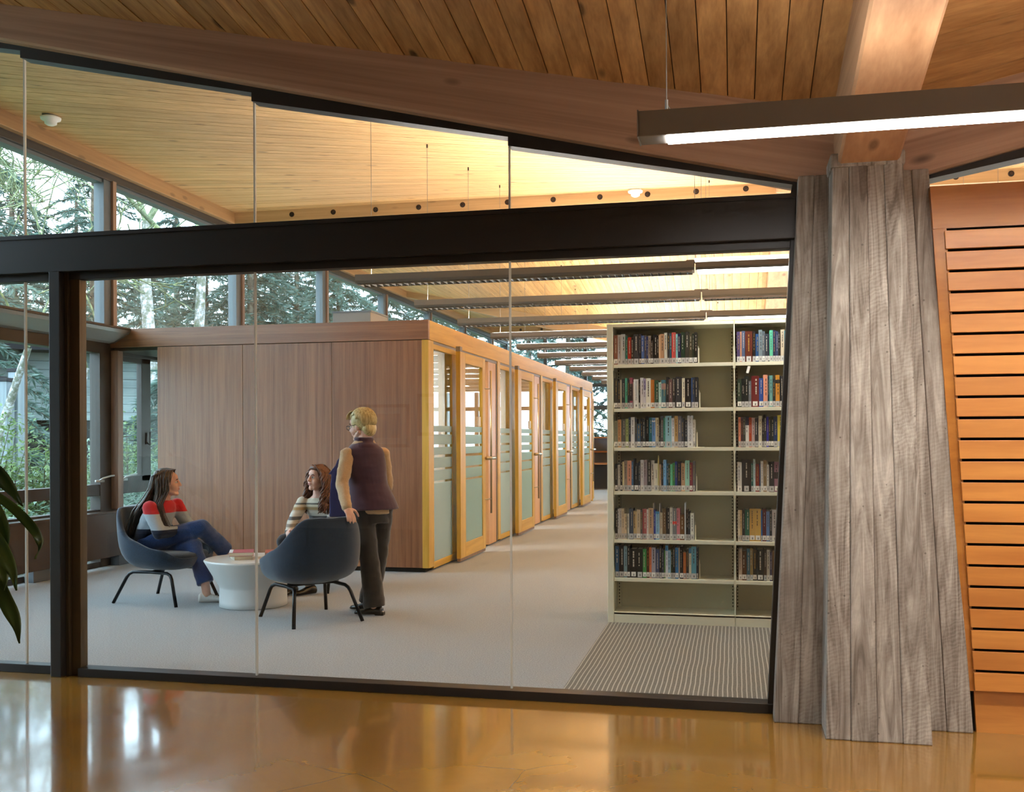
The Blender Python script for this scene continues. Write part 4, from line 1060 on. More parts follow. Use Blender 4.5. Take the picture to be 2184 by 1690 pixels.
rt_ = random.Random(11)
def Pw(u_y, t): return (XW * t, u_y * t)
def sprays(mb, p, d, n, ln, wd, rnd):
    """flat drooping needle sprays around p heading along d"""
    for _ in range(n):
        a = Vector((d.x + rnd.uniform(-.9, .9), d.y + rnd.uniform(-.9, .9), rnd.uniform(-.85, .15))).normalized()
        s = a.cross(Vector((rnd.uniform(-1, 1), rnd.uniform(-1, 1), rnd.uniform(-.3, 1)))).normalized()
        L = ln * rnd.uniform(.6, 1.3); w = wd * rnd.uniform(.6, 1.2)
        q = Vector(p)
        mb.add([q, q + a * L * .5 + s * w, q + a * L, q + a * L * .5 - s * w], [(0, 1, 2, 3)])
def conifer(u_y, t, H, R, label, m, dens=1.0, base=0.5, seed=0, zlo=-1.0):
    rnd = random.Random(seed)
    x, y = Pw(u_y, t)
    r = empty('conifer_tree', (x, y, -0.25), label=label, cat='tree', group='conifers outside the windows')
    b = MB(); b.smooth = True
    b.tube([(x, y, -0.25), (x + .05, y, H * .5), (x, y + .05, H)], [R * .06, R * .045, R * .01], 8).build('trunk', W['darkbark'], r)
    f = MB(); br = MB()
    nb = int(H * 22 * dens)
    for i in range(nb):
        z = base + (H - base) * (i / nb) ** 1.05
        if z < zlo or z > 2.6 + 3.1 * max(t, 1.5): continue
        L = R * (1 - (z / H) ** 1.6) * rnd.uniform(.6, 1.1) + .25
        az = rnd.uniform(0, 2 * pi)
        d = Vector((cos(az), sin(az), 0))
        pts = []
        for k in range(6):
            q = k / 5
            pts.append(Vector((x, y, z)) + d * L * q + Vector((0, 0, .22 * L * q - .55 * L * q * q)))
        br.tube([tuple(p) for p in pts], [.02, .017, .014, .011, .008, .004], 4, cap=False)
        n = max(6, int(L * 15))
        for k in range(n):
            q = (k + rnd.random()) / n
            if q < .12: continue
            j = min(int(q * 5), 4); fr = q * 5 - j
            p = pts[j].lerp(pts[j + 1], fr)
            sprays(f, p, d * .8, 6, .25, .024, rnd)
    f.build('foliage', m, r, fix=False, kind='stuff')
    br.build('branches', W['darkbark'], r, fix=False, kind='stuff')
CON = [ # y on the window plane, distance factor, height, spread, label
 (8.6, 3.0, 9.5, 3.8, 'tall conifer at the far left beyond the weathered posts', 'needle2', .7),
 (9.6, 4.2, 13.0, 4.2, 'large conifer behind the pale outbuilding', 'needle', .7),
 (10.9, 3.3, 9.5, 3.6, 'conifer behind the left mossy trunk', 'needle', .8),
 (12.3, 2.9, 11.0, 3.6, 'drooping conifer between the two mossy trunks', 'needle', .9),
 (13.6, 2.5, 11.5, 3.4, 'dense conifer right of the mossy trunks', 'needle2', .9),
 (15.2, 2.7, 11.5, 3.6, 'dark conifer over the middle of the study rooms', 'needle', .9),
 (17.0, 2.2, 11.0, 3.4, 'pale green conifer over the duct box', 'needle', 1.0),
 (19.4, 2.4, 11.0, 3.6, 'conifer beyond the clerestory above the first door', 'needle2', .9),
 (22.5, 2.2, 11.0, 3.8, 'conifer beyond the clerestory above the second door', 'needle', .8),
 (27.5, 1.9, 11.0, 3.8, 'conifer beyond the far clerestory windows', 'needle2', .8),
 (34.0, 1.7, 11.0, 4.0, 'last conifer at the far end of the windows', 'needle', .7),
 (7.9, 2.5, 11.5, 3.4, 'conifer at the left edge of the clerestory', 'needle', .55),
 (9.9, 3.1, 12.5, 3.6, 'tall thin conifer left of the clerestory mullion', 'needle2', .5),
 (11.6, 3.9, 14.5, 4.0, 'distant conifer filling the gap behind the mossy trunks', 'needle2', .7),
 (14.4, 3.4, 13.0, 4.0, 'distant conifer behind the dense one right of the trunks', 'needle2', .7),
 (16.2, 3.2, 13.0, 4.0, 'distant conifer behind the duct box', 'needle2', .7),
 (11.5, 1.72, 3.0, 1.6, 'young conifer close outside the corner casement', 'needle', 1.6),
]
for i, (uy, t, H, R, lab, mm, dn) in enumerate(CON):
    conifer(uy, t, H, R, lab, W[mm], dn, seed=20 + i, zlo=(0.2 + 1.2 * t if uy > 11.8 else -1.0))

for i, (x_, y_, H_, lab) in enumerate(((-6.0, 36.5, 7.0, 'conifer outside the far end window, left'), (-3.2, 38.0, 8.0, 'conifer outside the far end window, middle'))):
    conifer(y_ / (x_ / XW), x_ / XW, H_, 3.0, lab, W['needle2'], .7, seed=70 + i)
def bare_tree(u_y, t, H, r0, label, seed, lean=(0, 0), fork=True, trunk='bark', depth=5, first=0.45, straight=False):
    rnd = random.Random(seed)
    x, y = Pw(u_y, t)
    r = empty('mossy_tree', (x, y, -0.25), label=label, cat='tree', group='bare mossy trees')
    tr = MB(); tr.smooth = True
    br = MB(); br.smooth = True
    def grow(mb, p, d, L, rad, dep):
        pts = [p]; rr = [rad]; q = p.copy(); dd = d.copy()
        for k in range(5):
            dd = (dd + Vector((rnd.uniform(-.16, .16), rnd.uniform(-.16, .16), rnd.uniform(-.1, .12)))).normalized()
            q = q + dd * L / 5; pts.append(q.copy()); rr.append(max(rad * (1 - .09 * (k + 1)), .011))
        mb.tube([tuple(a) for a in pts], rr, 8 if rad > .06 else 4, cap=False)
        if dep <= 0: return
        nk = 2 if dep > 3 else 3
        for k in range(nk + (1 if dep < 4 else 0)):
            at = pts[5] if k < 2 else pts[rnd.randint(1, 4)]
            nd_ = (dd + Vector((rnd.uniform(-.9, .9), rnd.uniform(-.9, .9), rnd.uniform(-.45, .5)))).normalized()
            grow(br, at, nd_, L * rnd.uniform(.55, .85), rr[5] * rnd.uniform(.5, .75), dep - 1)
    p0 = Vector((x, y, -0.25)); d0 = Vector((lean[0], lean[1], 1)).normalized()
    grow(tr, p0, d0, H * first, r0, depth)
    tr.build('trunk', W[trunk], r, fix=False)
    br.build('branches', W['moss'], r, fix=False, kind='stuff')
bare_tree(11.15, 1.95, 7.5, .21, 'mossy lichen covered trunk on the left above the wooden fascia', 3, (.02, 0), first=1.0)
bare_tree(11.95, 1.9, 6.6, .20, 'forked lichen covered trunk on the right above the wooden fascia', 8, (0, .03), first=.9)
bare_tree(9.2, 1.8, 7.0, .10, 'bare mossy tree with fine twigs against the white sky', 5, (.05, .05), depth=6)
bare_tree(9.9, 2.3, 9.0, .13, 'taller bare tree behind the twiggy one at the upper left', 14, (.0, .08), depth=6)
bare_tree(8.3, 2.0, 8.0, .11, 'bare tree at the left picture edge', 15, (.08, .0), depth=6)

def shrub(u_y, t, H, R, label, m, n, seed, leaf=.11, stems=7):
    rnd = random.Random(seed)
    x, y = Pw(u_y, t)
    r = empty('garden_shrub', (x, y, -0.25), label=label, cat='shrub', group='shrubs outside the windows')
    f = MB(); s_ = MB()
    tips = []
    for k in range(stems * 6):
        az = rnd.uniform(0, 2 * pi); q = sqrt(rnd.random())
        tip = Vector((x + cos(az) * R * q, y + sin(az) * R * q, -.25 + H * (1 - .55 * q * q) * rnd.uniform(.45, 1)))
        mid = Vector((x, y, -.25)).lerp(tip, .5) + Vector((rnd.uniform(-.1, .1), rnd.uniform(-.1, .1), -.1))
        s_.tube([(x + rnd.uniform(-.1, .1), y + rnd.uniform(-.1, .1), -.25), tuple(mid), tuple(tip)], [.015, .01, .004], 4, cap=False)
        tips.append(tip); tips.append(mid.lerp(tip, .6))
    for k in range(n):
        c = rnd.choice(tips) + Vector((rnd.gauss(0, .12), rnd.gauss(0, .12), rnd.gauss(0, .10)))
        a = Vector((rnd.uniform(-1, 1), rnd.uniform(-1, 1), rnd.uniform(-.5, .4))).normalized()
        sd = a.cross(Vector((rnd.uniform(-.4, .4), rnd.uniform(-.4, .4), 1))).normalized()
        L = leaf * rnd.uniform(.6, 1.3); w = L * .17
        f.add([c, c + a * L * .35 + sd * w, c + a * L, c + a * L * .35 - sd * w], [(0, 1, 2, 3)])
    f.build('leaves', m, r, fix=False, kind='stuff')
    s_.build('stems', W['darkbark'], r, fix=False, kind='stuff')
shrub(8.2, 1.42, 2.3, 1.1, 'bright green leafy shrub at the left window', W['leafy'], 4200, 31)
shrub(8.95, 1.34, 1.75, 0.9, 'broad leaved shrub in front of the weathered posts', W['leafy'], 3800, 32)
shrub(9.7, 1.42, 1.7, 0.9, 'low pale shrub below the outbuilding', W['leafpale'], 4200, 33)
shrub(10.6, 1.50, 2.1, 0.85, 'yellow green shrub outside the corner casement', W['leafy'], 3200, 34)
shrub(11.3, 1.38, 1.6, 0.8, 'pale grey green shrub near the corner', W['leafpale'], 3600, 35)
shrub(9.3, 1.16, 0.95, 0.7, 'low broad leaved shrub right under the window sill', W['leafpale'], 2400, 36, .14)
shrub(8.3, 1.14, 0.95, 0.7, 'small dark leaved shrub under the left end of the sill', W['leafy'], 2400, 37, .14)
shrub(10.3, 1.15, 0.9, 0.6, 'small shrub outside the low pane behind the armchair', W['leafpale'], 2000, 38, .12)

# weathered posts and the pale outbuilding
W['greywood'] = wood('weathered_grey_wood', '6d767e', '929a9e', 'Z', 0.9, fine=30)
W['palewood'] = wood('pale_siding', '757f80', '98a2a0', 'X', 0.9, fine=20)
W['roofdark'] = plain('dark_recess_wall', '202024', 0.9)
for i, (uy, t, h, lab) in enumerate(((8.52, 1.95, 2.55, 'tall weathered grey post, left of the pair'), (8.68, 1.95, 2.75, 'tall weathered grey post, right of the pair'), (8.40, 2.0, 2.6, 'weathered grey post cut by the picture edge'))):
    x, y = Pw(uy, t)
    r = empty('weathered_post', (x, y, -0.25), label=lab, cat='post', group='weathered posts in the garden')
    MB().box(x - .11, x + .11, y - .11, y + .11, -.25, h).build('post', W['greywood'], r, bevel=.01)
    MB().box(x - .13, x + .13, y - .13, y + .13, h, h + .07).build('cap', W['roofdark'], r, bevel=.008)
ob = empty('outbuilding', (-17.0, 23.2, -0.25), radians(40), label='pale timber outbuilding with a dark opening seen through the window', cat='building')
for k in range(8):
    MB().box(-5, 4.5, -.06 - .01 * (k % 2), .06, 2.2 + k * .22, 2.41 + k * .22).build('siding_board', W['palewood'], ob, local=True)
MB().box(-4.2, 4.5, .3, .5, 0, 2.6).build('recess_wall', W['roofdark'], ob, local=True)
MB().prism([(-5.4, 0), (-4.0, 0), (-4.5, 2.3), (-5.0, 2.3)], -.2, .3).build('side_buttress', W['palewood'], ob, local=True)
MB().box(-5.4, 4.8, -.8, 3.5, 3.96, 4.12).build('roof_slab', W['roofdark'], ob, local=True)
MB().box(-4.8, 4.5, .5, 3.3, 0, 4.0).build('body_wall', W['palewood'], ob, local=True)

# ------------------------------------------------------------------ far end of the corridor
fw_ = empty('window_9', (-4.8, 30.6, 0), kind='structure')
MB().box(XW, 3.0, 30.6, 30.72, 0, 0.9).build('low_wall', W['offwhite'], fw_)
for z0, z1 in ((0.9, 1.0), (2.3, 2.42), (3.0, 3.1)):
    MB().box(XW, 3.0, 30.58, 30.72, z0, z1).build('transom', wf, fw_)
for k in range(9):
    x = XW + k * 1.25
    MB().box(x - .05, x + .05, 30.56, 30.70, 0.9, 4.6).build('mullion', wf, fw_)
    if k < 8: MB().box(x + .05, x + 1.2, 30.64, 30.65, 1.0, 4.6).build('glass_pane', W['winglass'], fw_)
W['panelgrey'] = plain('grey_acoustic_panel', '5c5f68', 0.9)
cl = empty('study_carrel', (-3.2, 27.6, 0), label='wooden study carrel with grey panels at the corridor end', cat='desk')
MB().box(-4.0, -2.2, 27.3, 28.3, 0.70, 0.74).build('desk_top', W['deskwood'], cl)
MB().box(-4.0, -2.2, 28.2, 28.26, 0.0, 1.42).build('back_screen', W['panelgrey'], cl)
MB().box(-4.0, -2.2, 28.15, 28.30, 1.42, 1.46).build('top_rail', W['deskwood'], cl)
MB().box(-4.0, -2.2, 28.1, 28.2, 1.02, 1.06).build('book_ledge', W['deskwood'], cl)
for x in (-4.0, -3.1, -2.24):
    MB().box(x, x + 0.04, 27.3, 28.3, 0.0, 1.44).build('side_panel', W['deskwood'], cl)
# ------------------------------------------------------------------ people
def cloth(name, hexc, hexd=None, rough=0.85, sheen=0.3, sc_=220, bs=0.25):
    return fabric(name, hexc, hexd or hexc)
def skinmat(name, hexc):
    m, nt, b = mat(name)
    n = nd(nt, 'ShaderNodeTexNoise', {'Vector': coords(nt), 'Scale': 30, 'Detail': 3})
    c = lin(hexc)
    nt.links.new(ramp(nt, n.outputs[0], [(0.3, (c[0] * .92, c[1] * .88, c[2] * .86, 1)), (0.7, c)]), b.inputs['Base Color'])
    setb(b, rough=0.5, spec=0.35); b.inputs['Subsurface Weight'].default_value = 0.08
    b.inputs['Subsurface Radius'].default_value = (0.02, 0.008, 0.004)
    return m
def hairmat(name, c1, c2, sc_=(60, 60, 6)):
    m, nt, b = mat(name)
    n = nd(nt, 'ShaderNodeTexNoise', {'Vector': coords(nt, sc_), 'Scale': 2.0, 'Detail': 3})
    nt.links.new(ramp(nt, n.outputs[0], [(0.35, lin(c1)), (0.68, lin(c2))]), b.inputs['Base Color'])
    setb(b, rough=0.42, spec=0.4); bump(nt, b, n.outputs[0], 0.5, 0.004)
    return m
W['skinA'] = skinmat('skin_a', 'd9a58c'); W['skinB'] = skinmat('skin_b', 'd8a892'); W['skinC'] = skinmat('skin_c', 'dcae9a')
W['hairA'] = hairmat('long_brown_hair', '2c2018', '5c4430'); W['hairC'] = hairmat('curly_auburn_hair', '3a2015', '7c4a2c'); W['hairB'] = hairmat('short_blond_hair', 'a1854c', 'e4cd94')
W['denim'] = cloth('dark_blue_denim', '12264c', '2c4a80'); W['denim2'] = cloth('black_denim', '10141c', '20262e')
W['trouser'] = cloth('dark_brown_trousers', '1e1a17', '352f2a'); W['tan'] = cloth('tan_knit', 'a5825c', 'c2a078')
W['vest'] = cloth('plum_tweed_vest', '2c2034', '54303a'); W['vestin'] = cloth('navy_vest_front', '1c1a42', '302c5c')
W['shoewhite'] = plain('white_sneaker', 'd8d6d0', 0.5); W['shoeblack'] = plain('black_leather', '15120f', 0.25, 0, 0.5)
W['lip'] = plain('lips', 'b4645c', 0.45); W['eyew'] = plain('eye_white', 'e8e4de', 0.3); W['iris'] = plain('iris', '2a2420', 0.2); W['brow'] = plain('brow_hair', '3c2a1e', 0.8)
W['specs'] = plain('spectacle_frame', '2a2622', 0.3, 0.6)
def bands(name, stops):
    """knit in horizontal colour bands at given heights (object z)"""
    m, nt, b = mat(name)
    tc = nd(nt, 'ShaderNodeTexCoord'); sx = nd(nt, 'ShaderNodeSeparateXYZ', {0: tc.outputs['Object']})
    r = nd(nt, 'ShaderNodeValToRGB', {0: sx.outputs[2]}); r.color_ramp.interpolation = 'CONSTANT'
    e = r.color_ramp.elements
    while len(e) < len(stops): e.new(0.5)
    for i, (p, c) in enumerate(stops):
        e[i].position = p; e[i].color = lin(c)
    n = nd(nt, 'ShaderNodeTexNoise', {'Vector': coords(nt), 'Scale': 240, 'Detail': 2})
    nt.links.new(mixc(nt, mth(nt, 'MULTIPLY', n.outputs[0], 0.3), r.outputs[0], (0.02, 0.02, 0.02, 1), 'MIX'), b.inputs['Base Color'])
    setb(b, rough=0.9, spec=0.2, sheen=0.25); bump(nt, b, n.outputs[0], 0.3, 0.003)
    return m
W['sweatA'] = bands('red_grey_navy_sweater', [(0.0, '1c2438'), (0.64, 'a9b2b8'), (0.775, 'c41f24'), (0.99, 'c41f24')])
W['sweatC'] = bands('striped_cream_sweater', [(0.0, '6c6660'), (0.575, 'dcd6c8'), (0.60, '8a8278'), (0.628, 'd8d2c4'), (0.66, '6a6a6c'), (0.69, 'e4dfd2'), (0.735, 'c8c2b4'), (0.75, 'b09468'), (0.775, 'e2d6bc'), (0.80, '6c6760'), (0.815, 'e0d6c0')])

def loft(mb, secs, n=20):
    rings = []
    for c, a, b in secs:
        c, a, b = Vector(c), Vector(a), Vector(b)
        rings.append([tuple(c + a * cos(2 * pi * k / n) + b * sin(2 * pi * k / n)) for k in range(n)])
    mb.ring(rings)
def cap_(mb, p, q, r0, r1=None):
    r1 = r0 if r1 is None else r1
    mb.tube([p, q], [r0, r1], 14); mb.ball(p, r0, 14, 10); mb.ball(q, r1, 14, 10)
def chain(mb, pts, rs):
    for i in range(len(pts) - 1): cap_(mb, pts[i], pts[i + 1], rs[i], rs[i + 1])
def fuse(mb, name, m, parent, vox=0.007, sm=3, fold=0.0, fscale=9.0, cut=None):
    me = mb.mesh(name + '_raw', [])
    t = bpy.data.objects.new(name + '_raw', me); col.objects.link(t)
    md = t.modifiers.new('r', 'REMESH'); md.mode = 'VOXEL'; md.voxel_size = vox; md.use_smooth_shade = True
    dg = bpy.context.evaluated_depsgraph_get()
    out = bpy.data.meshes.new_from_object(t.evaluated_get(dg))
    bpy.data.objects.remove(t); bpy.data.meshes.remove(me)
    bm = bmesh.new(); bm.from_mesh(out)
    if cut:
        bmesh.ops.delete(bm, geom=[f for f in bm.faces if cut(f.calc_center_median())], context='FACES')
    for _ in range(sm): bmesh.ops.smooth_vert(bm, verts=bm.verts, factor=0.5, use_axis_x=True, use_axis_y=True, use_axis_z=True)
    if fold:
        bm.normal_update()
        for v in bm.verts:
            p = v.co
            q = Vector((p.x * fscale, p.y * fscale, p.z * fscale * 1.8))
            v.co += v.normal * fold * (mnoise.noise(q) + .5 * mnoise.noise(q * 2.1))
    for f in bm.faces: f.smooth = True
    off = world_loc(parent)
    for v in bm.verts: v.co.x -= off.x; v.co.y -= off.y     # keep heights so that knit bands follow z
    bm.to_mesh(out); bm.free()
    out.name = name; out.materials.clear(); out.materials.append(m)
    o = bpy.data.objects.new(name, out); col.objects.link(o); o.parent = parent
    o.location.z = -off.z
    return o
class Fr:
    """local frame: forward f, right s, up u"""
    def __init__(s_, c, f, pitch=0.0):
        s_.c = Vector(c); f = Vector((f[0], f[1], 0)).normalized()
        s_.s = Vector((f.y, -f.x, 0))
        s_.f = (f * cos(pitch) + Vector((0, 0, 1)) * sin(pitch)); s_.u = (Vector((0, 0, 1)) * cos(pitch) - f * sin(pitch))
    def __call__(s_, a, b, c): return s_.c + s_.f * a + s_.s * b + s_.u * c
    def M(s_): return Matrix((s_.f, s_.s, s_.u)).transposed()
def head_shapes(mb, h):
    R = h.M()
    mb.ball(h(-.012, 0, .032), (.097, .076, .098), 20, 14, R)
    mb.ball(h(.026, 0, -.035), (.066, .058, .078), 18, 12, R)
    mb.ball(h(.066, 0, -.094), (.026, .026, .022), 12, 8, R)
    for s in (-1, 1):
        mb.ball(h(.044, s * .034, -.03), (.042, .030, .040), 12, 8, R)
        mb.ball(h(-.004, s * .074, -.008), (.020, .011, .031), 12, 8, R)
        cap_(mb, h(.0, s * .05, -.055), h(.055, s * .026, -.09), .020, .018)
    mb.ball(h(.062, 0, .045), (.030, .052, .040), 14, 10, R)
    cap_(mb, h(.088, 0, .022), h(.108, 0, -.022), .009, .014)
    for s in (-1, 1): mb.ball(h(.098, s * .012, -.026), (.012, .010, .009), 8, 6, R)
    mb.ball(h(.083, 0, -.055), (.016, .026, .016), 12, 8, R)
def face_parts(h, body, browm):
    off = body
    R = h.M()
    for s in (-1, 1):
        e = MB(); e.smooth = True
        e.ball(h(.0775, s * .031, .006), (.012, .0155, .0085), 12, 8, R).build('eye', W['eyew'], body)
        i = MB(); i.smooth = True
        i.ball(h(.0865, s * .031, .006), (.0045, .0068, .0075), 10, 6, R).build('iris', W['iris'], body)
        br = MB(); br.smooth = True
        br.tube([h(.088, s * .014, .028), h(.089, s * .032, .033), h(.080, s * .050, .026)], [.003, .0042, .002], 6).build('eyebrow', browm, body)
        li = MB(); li.smooth = True
        li.tube([h(.0885, s * .014, .0125), h(.0895, s * .031, .0155), h(.083, s * .046, .009)], [.0016, .0028, .0016], 6).build('eyelid', browm, body)
    l = MB(); l.smooth = True
    l.ball(h(.0945, 0, -.050), (.006, .021, .0055), 12, 6, R); l.ball(h(.0935, 0, -.060), (.006, .018, .006), 12, 6, R)
    l.build('lips', W['lip'], body)
def hand_shapes(mb, w, d, n, side=1, curl=0.5, spread=1.0, L=1.0):
    """palm from wrist w along d, back-of-hand normal n; side=+1 thumb toward n x d"""
    d = Vector(d).normalized(); n = Vector(n); n = (n - d * n.dot(d)).normalized()
    t = n.cross(d) * side
    w = Vector(w)
    R = Matrix((d, t, n)).transposed()
    mb.ball(w + d * .045 * L, (.050 * L, .038 * L, .016 * L), 14, 8, R)
    cap_(mb, w - d * .01, w + d * .03 * L, .024 * L, .026 * L)
    for k, (o, ln) in enumerate(((.027, .070), (.009, .078), (-.010, .072), (-.027, .056))):
        a = w + d * .078 * L + t * o * L
        dd = (d + t * o * 3.0 * spread).normalized()
        p = [a]
        ang = 0
        for q, seg in enumerate((.45, .32, .23)):
            ang += curl * (.55, .75, .6)[q]
            p.append(p[-1] + (dd * cos(ang) - n * sin(ang)) * ln * seg * L)
        chain(mb, p, [.0092 * L, .0085 * L, .0078 * L, .0066 * L])
    a = w + d * .022 * L + t * .026 * L
    p = [a, a + (d * .6 + t * .8 * spread - n * .2).normalized() * .036 * L, a + (d * .75 + t * .65 * spread - n * (.2 + curl * .4)).normalized() * .064 * L]
    p.append(p[-1] + (d * .9 + t * .2 - n * (.2 + curl * .5)).normalized() * .022 * L)
    chain(mb, p, [.013 * L, .011 * L, .0095 * L, .008 * L])
def shoe(mb, heel, d, up=Vector((0, 0, 1)), L=.25, wd=.042, hgt=.07):
    heel = Vector(heel); d = Vector(d).normalized(); s = d.cross(up).normalized()
    secs = []
    for q, w, h in ((0.0, .6, .75), (.06, .85, 1.0), (.25, .85, 1.05), (.45, .95, .85), (.65, 1.08, .62), (.85, .9, .48), (.97, .5, .35)):
        secs.append((heel + d * L * q + up * hgt * h * .5, s * wd * w, up * hgt * h * .5))
    loft(mb, secs, 16)

# --- seated woman in the red, grey and navy sweater
pA = empty('person', (-4.95, 8.03, 0), label='seated woman with long brown hair in a red and grey sweater and jeans', cat='person')
hA = Fr((-4.925, 8.045, 1.035), (.88, .42), radians(3))
fA = Vector((.99, -.14, 0)); sA = Vector((-.14, -.99, 0))
b = MB(); head_shapes(b, hA)
NA = Vector((-4.955, 8.03, .885))
cap_(b, hA(-.022, 0, -.06), NA, .052, .058)
loft(b, [((-5.06, 8.03, .50), sA * .13, fA * .09), ((-5.02, 8.03, .68), sA * .13, fA * .09), ((-4.97, 8.03, .83), sA * .14, fA * .08), (NA, sA * .06, fA * .06)])
RA = [Vector((-4.985, 7.865, .825)), Vector((-4.875, 7.82, .615)), Vector((-4.765, 8.04, .625))]
LA = [Vector((-4.925, 8.19, .83)), Vector((-4.83, 8.25, .62)), Vector((-4.74, 8.14, .62))]
chain(b, RA, [.045, .036, .027]); chain(b, LA, [.045, .036, .027])
hand_shapes(b, RA[2], (.55, .8, -.1), (0, -.3, 1), -1, .6); hand_shapes(b, LA[2], (.9, .1, -.05), (0, .3, 1), 1, .6)
AR = [Vector((-5.07, 7.94, .50)), Vector((-4.605, 8.06, .645)), Vector((-4.53, 8.33, .42)), Vector((-4.50, 8.40, .345))]
AL = [Vector((-5.04, 8.12, .50)), Vector((-4.655, 8.02, .475)), Vector((-4.52, 7.965, .20)), Vector((-4.50, 7.962, .07))]
chain(b, AR, [.07, .05, .036, .034]); chain(b, AL, [.07, .05, .04, .036])
bodyA = fuse(b, 'body', W['skinA'], pA, .0052, 2)
face_parts(hA, bodyA, W['brow'])
b = MB()
loft(b, [((-5.09, 8.03, .475), sA * .185, fA * .135), ((-5.075, 8.03, .56), sA * .175, fA * .135), ((-5.04, 8.03, .68), sA * .165, fA * .125), ((-4.995, 8.03, .78), sA * .175, fA * .115), ((-4.965, 8.03, .85), sA * .15, fA * .085), ((-4.955, 8.03, .888), sA * .072, fA * .066)], 26)
chain(b, RA, [.066, .056, .040]); chain(b, LA, [.066, .056, .040])
fuse(b, 'sweater', W['sweatA'], pA, .008, 3, .006, 11)
b = MB()
loft(b, [((-5.10, 8.03, .445), sA * .17, fA * .13), ((-5.09, 8.03, .56), sA * .172, fA * .135)], 22)
AR2 = [AR[0], AR[1], AR[1].lerp(AR[2], .85)]; AL2 = [AL[0], AL[1], AL[1].lerp(AL[3], .62)]
chain(b, [AR[0] + Vector((0, 0, .01)), AR[1]], [.098, .076]); b.tube([AR[1], AR[1].lerp(AR[2], .5), AR[1].lerp(AR[2], 1.02)], [.074, .074, .078], 16)
chain(b, [AL[0], AL[1]], [.095, .074]); b.tube([AL[1], AL[1].lerp(AL[2], .5), AL[2] + Vector((.008, 0, -.03))], [.072, .070, .074], 16)
fuse(b, 'jeans', W['denim'], pA, .008, 2, .006, 10)
b = MB(); dS = Vector((.87, .42, 0)).normalized()
shoe(b, (-4.565, 7.935, 0.004), dS, L=.235, hgt=.085)
sh = fuse(b, 'sneaker', W['shoewhite'], pA, .006, 1)
b = MB()
for q in range(4):
    o = Vector((-4.565, 7.935, 0)) + dS * (.085 + q * .024)
    sd = Vector((dS.y, -dS.x, 0))
    b.tube([o + sd * .036 + V(0, 0, .062 - q * .006), o + V(0, 0, .086 - q * .008), o - sd * .036 + V(0, 0, .062 - q * .006)], .003, 5)
b.build('laces', W['tag'], sh)
b = MB(); shoe(b, AR[3] + Vector((-.05, .0, -.06)), Vector((.45, .85, -.25)), Vector((.15, .1, .98)).normalized(), L=.235, hgt=.08)
fuse(b, 'sneaker', W['shoewhite'], pA, .006, 1)
def strands(mb, rnd, roots, guide, n, r0=.006, jit=.014):
    for _ in range(n):
        q = rnd.random(); j = Vector((rnd.gauss(0, jit), rnd.gauss(0, jit), 0))
        pts = guide(q, rnd)
        mb.tube([tuple(p + j * (i / (len(pts) - 1) + .25)) for i, p in enumerate(pts)], [r0 * (1 - .55 * i / (len(pts) - 1)) for i in range(len(pts))], 5)
rh = random.Random(4)
b = MB(); R = hA.M()
b.ball(hA(-.030, 0, .040), (.100, .088, .102), 22, 16, R)
b.ball(hA(-.055, 0, -.03), (.070, .082, .10), 18, 12, R)
fuse(b, 'hair_cap', W['hairA'], pA, .008, 2)
b = MB(); b.smooth = True
def gA(q, rnd):     # near side lock falling in front of the shoulder
    a = hA(.035 - .10 * q, .045 + .045 * q * (1 - q) * 4 * .5, .118 - .03 * q)
    return [a, hA(.015 - .10 * q, .092, .04), hA(.005 - .09 * q, .096, -.06), Vector((-4.915 - .05 * q, 7.90 + .02 * q, .86)), Vector((-4.885 - .05 * q, 7.885, .76)), Vector((-4.855 - .03 * q, 7.90, .66)), Vector((-4.835 - .03 * q, 7.91, .60 + .05 * q))]
strands(b, rh, None, gA, 150, .0050, .014)
def gB(q, rnd):     # down the back
    y = (q - .5) * 2
    a = hA(-.02, y * .06, .135 - .02 * abs(y))
    return [a, hA(-.105, y * .085, .07), hA(-.125, y * .095, -.03), Vector((-5.07, 8.03 - y * .12, .90)), Vector((-5.145, 8.03 - y * .13, .80)), Vector((-5.195, 8.03 - y * .12, .68)), Vector((-5.215, 8.03 - y * .10, .58))]
strands(b, rh, None, gB, 220, .0055, .017)
def gC(q, rnd):     # top strands, swept from the parting
    sgn = 1 if rnd.random() < .6 else -1
    x = .075 - .14 * q
    return [hA(x, 0, .137 - abs(x) * .25), hA(x - .012, sgn * .05, .118), hA(x - .03, sgn * .084, .055), hA(x - .045, sgn * .092, -.01)]
strands(b, rh, None, gC, 200, .0040, .005)
b.build('long_hair', W['hairA'], pA, fix=False)

# --- standing woman with blond hair and plum vest
pB = empty('person', (-2.9, 7.72, 0), label='standing woman with short blond hair in a plum vest, hand on the chair', cat='person')
fB = Vector((-.73, .68, 0)).normalized(); sB = Vector((fB.y, -fB.x, 0))
hB = Fr((-2.972, 7.725, 1.525), (-.97, .24), radians(-8))
SB = Vector((-2.935, 7.70, 1.315))
b = MB(); head_shapes(b, hB)
cap_(b, hB(-.025, 0, -.06), Vector((-2.935, 7.705, 1.385)), .054, .060)
loft(b, [((-2.885, 7.72, .86), sB * .14, fB * .10), ((-2.91, 7.71, 1.05), sB * .12, fB * .09), ((-2.93, 7.70, 1.25), sB * .15, fB * .10), ((-2.935, 7.70, 1.38), sB * .07, fB * .06)])
BL = [SB - sB * .152 + V(0, 0, -.02), Vector((-3.035, 7.455, 1.065)), Vector((-2.925, 7.285, .895))]
BR = [SB + sB * .165 + V(0, 0, -.02), Vector((-2.815, 7.90, 1.04)), Vector((-2.93, 8.02, .86))]
chain(b, BL, [.047, .039, .028]); chain(b, BR, [.047, .039, .028])
